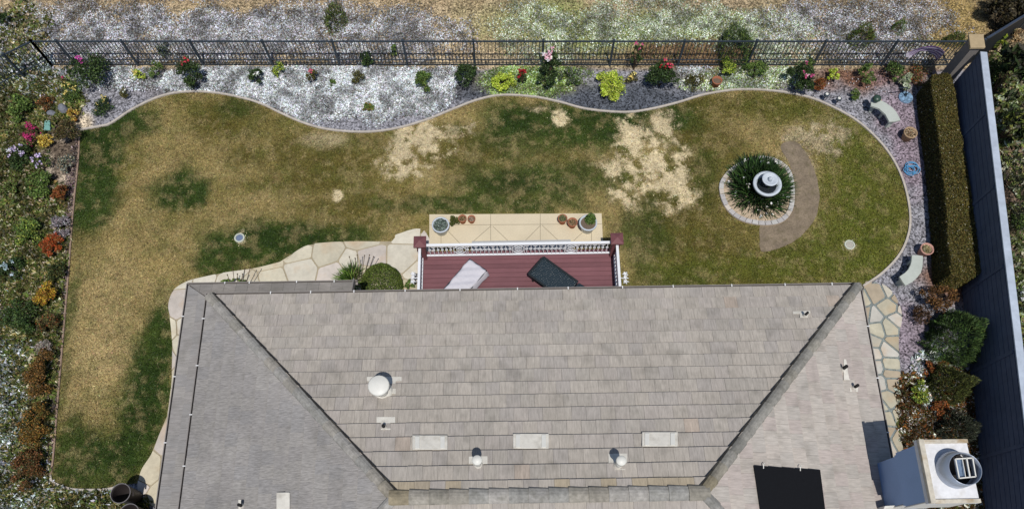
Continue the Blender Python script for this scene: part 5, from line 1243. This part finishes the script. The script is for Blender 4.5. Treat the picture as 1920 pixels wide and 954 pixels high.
fp = [Vector((*XY(px, 78, zf), 0)) for px in (58.7, 105.6, 228, 356, 491.7, 622.6, 755, 887.5, 1018.7, 1151, 1284, 1419.6, 1549, 1683, 1815)]
fence(fp, 'long dark metal picket fence behind the rear flower bed')
fence([fp[0], Vector((*XY(7, 103, zf), 0)), Vector((*XY(-60, 137, zf), 0)), Vector((*XY(-150, 185, zf), 0))], 'short diagonal run of dark picket fence at the upper left corner')
# the neighbour's solid dark fence going off behind the pillar
na = Vector((*XY(1848, 73, 1.25), 0)); nb2 = Vector((*XY(1935, 20, 1.25), 0)); nd = (nb2 - na).normalized(); Ln = 9; Rn = Matrix((nd, Vector((-nd.y, nd.x, 0)), Vector((0, 0, 1)))).transposed()
nf = empty('panel_fence', (na.x, na.y, 0), 'dark solid fence with a shiny top rail running away behind the pillar', 'fence')
mb = MB(); mb.box(na + nd * Ln / 2 + Vector((0, 0, .6)), (Ln, .03, 1.14), R=Rn); mb.build('panel', mat('dark_panel', L(34, 38, 44), .6, .15, 6, .05), nf)
mb = MB(); mb.box(na + nd * Ln / 2 + Vector((0, 0, 1.2)), (Ln, .07, .05), R=Rn); mb.build('top_rail', mat('shiny_rail', L(90, 100, 116), .3, .15, 8, .05, metal=.6, spec=.6), nf)
for k in range(5): mb = MB(); mb.box(na + nd * (k * 2.1 + .1) + Vector((0, 0, .62)), (.07, .07, 1.26), R=Rn); mb.build('post', M_BLACKIRON, nf)
rebase(nf)

# ================================================================ FLAG
b0 = P(1747, 122, .35); t0 = P(1778, 91, 1.45); fl = empty('flag', b0, 'faded purple and white striped flag on a short pole at the fence', 'flag')
mb = MB(); mb.tube([b0, t0], .016, 8); mb.lathe([(.01, -.02), (.035, 0), (.01, .03)], t0, 10); mb.build('pole', mat('flag_pole', L(90, 92, 104), .5, .05, 6, 0), fl)
path = smooth_line([(1772,99,1.28),(1760,91,1.34),(1742,87,1.36),(1722,90,1.30),(1706,97,1.12),(1697,103,.98)], 6)
path2 = smooth_line([(1756,115,.66),(1754,105,.80),(1745,98,.98),(1730,96,1.05),(1714,103,.92),(1704,110,.80)], 6)
n = len(path); mw = 13; vs = []
for i in range(n):
    a = P(*path[i]); b = P(*path2[i])
    for j in range(mw + 1): t = j / mw; q = a.lerp(b, t) + Vector((0, 0, .035 * math.sin(t * 9 + i * .25))); vs.append(q)
mb = MB()
for i in range(n - 1):
    for j in range(mw):
        red = j % 2 == 0; canton = i >= n - 8 and j < 13; 
        col_ = L(126, 92, 146) if red else L(226, 214, 232)
        if i >= n - 5: col_ = L(206, 196, 214) if red else L(232, 226, 234)
        b_ = i * (mw + 1) + j; mb.add([vs[b_], vs[b_ + 1], vs[b_ + mw + 2], vs[b_ + mw + 1]], [(0, 1, 2, 3)], col_)
o = mb.build('cloth', mat('flag_cloth', None, .8, .05, 10, .05), fl); 
so_ = o.modifiers.new('thick', 'SOLIDIFY'); so_.thickness = .006
rebase(fl)

# ================================================================ BEYOND THE TALL WALL
GN = "the neighbour's plants beyond the tall wall"
BIG = [L(36,48,26), L(52,66,34), L(28,36,22), L(76,92,46), L(44,40,28)]
S('broadleaf_shrub', 'tall dark broad leaved shrub beyond the wall at the upper right', 1903, 130, 30, 1.9, BIG, 900, .30, 'shrub', group=GN, ry=52, asp=.32, stems=12)
S('broadleaf_shrub', 'dark broad leaved shrub below the tallest one beyond the wall', 1910, 225, 26, 1.6, BIG + [L(110,120,50)], 650, .28, 'shrub', group=GN, ry=40, asp=.34, stems=12)
S('lime_shrub', 'light yellow green leaves beside the stone capped pillar beyond the wall', 1876, 78, 12, .7, [L(150,160,56), L(120,136,50), L(90,104,44)], 260, .12, 'shrub', group=GN)
S('grass_plume', 'tan tuft beside the dark fence beyond the wall', 1904, 68, 10, .8, [L(176,148,110), L(196,172,130), L(140,112,76)], 500, .09, 'plant', group=GN)
S('green_shrub', 'speckled green clump against the outer side of the wall', 1868, 140, 20, .5, G_MID + G_OLIVE, 1500, .07, 'shrub', group=GN, ry=48)
S('feathery_bush', 'dark needle leaved bush beyond the wall at the right edge', 1912, 350, 22, 1.5, [L(30,36,24), L(44,50,32), L(24,28,20)], 3000, .12, 'bush', group=GN, style='fine', asp=.14, ry=60)
S('green_shrub', 'bright low green patch beyond the wall below the needle bush', 1912, 415, 15, .25, G_MID, 700, .06, 'shrub', group=GN, ry=24)
S('flowering_plant', 'white flowered clump beyond the wall at the right edge', 1916, 560, 14, .3, GREY + G_MID, 700, .06, 'flowering plant', [(WHITE, 26, .05)], group=GN, ry=30)
S('flowering_plant', 'scattered white flowers beyond the wall, lowest at the right edge', 1926, 640, 12, .3, GREY + G_MID, 400, .06, 'flowering plant', [(WHITE, 14, .05)], group=GN, ry=30)
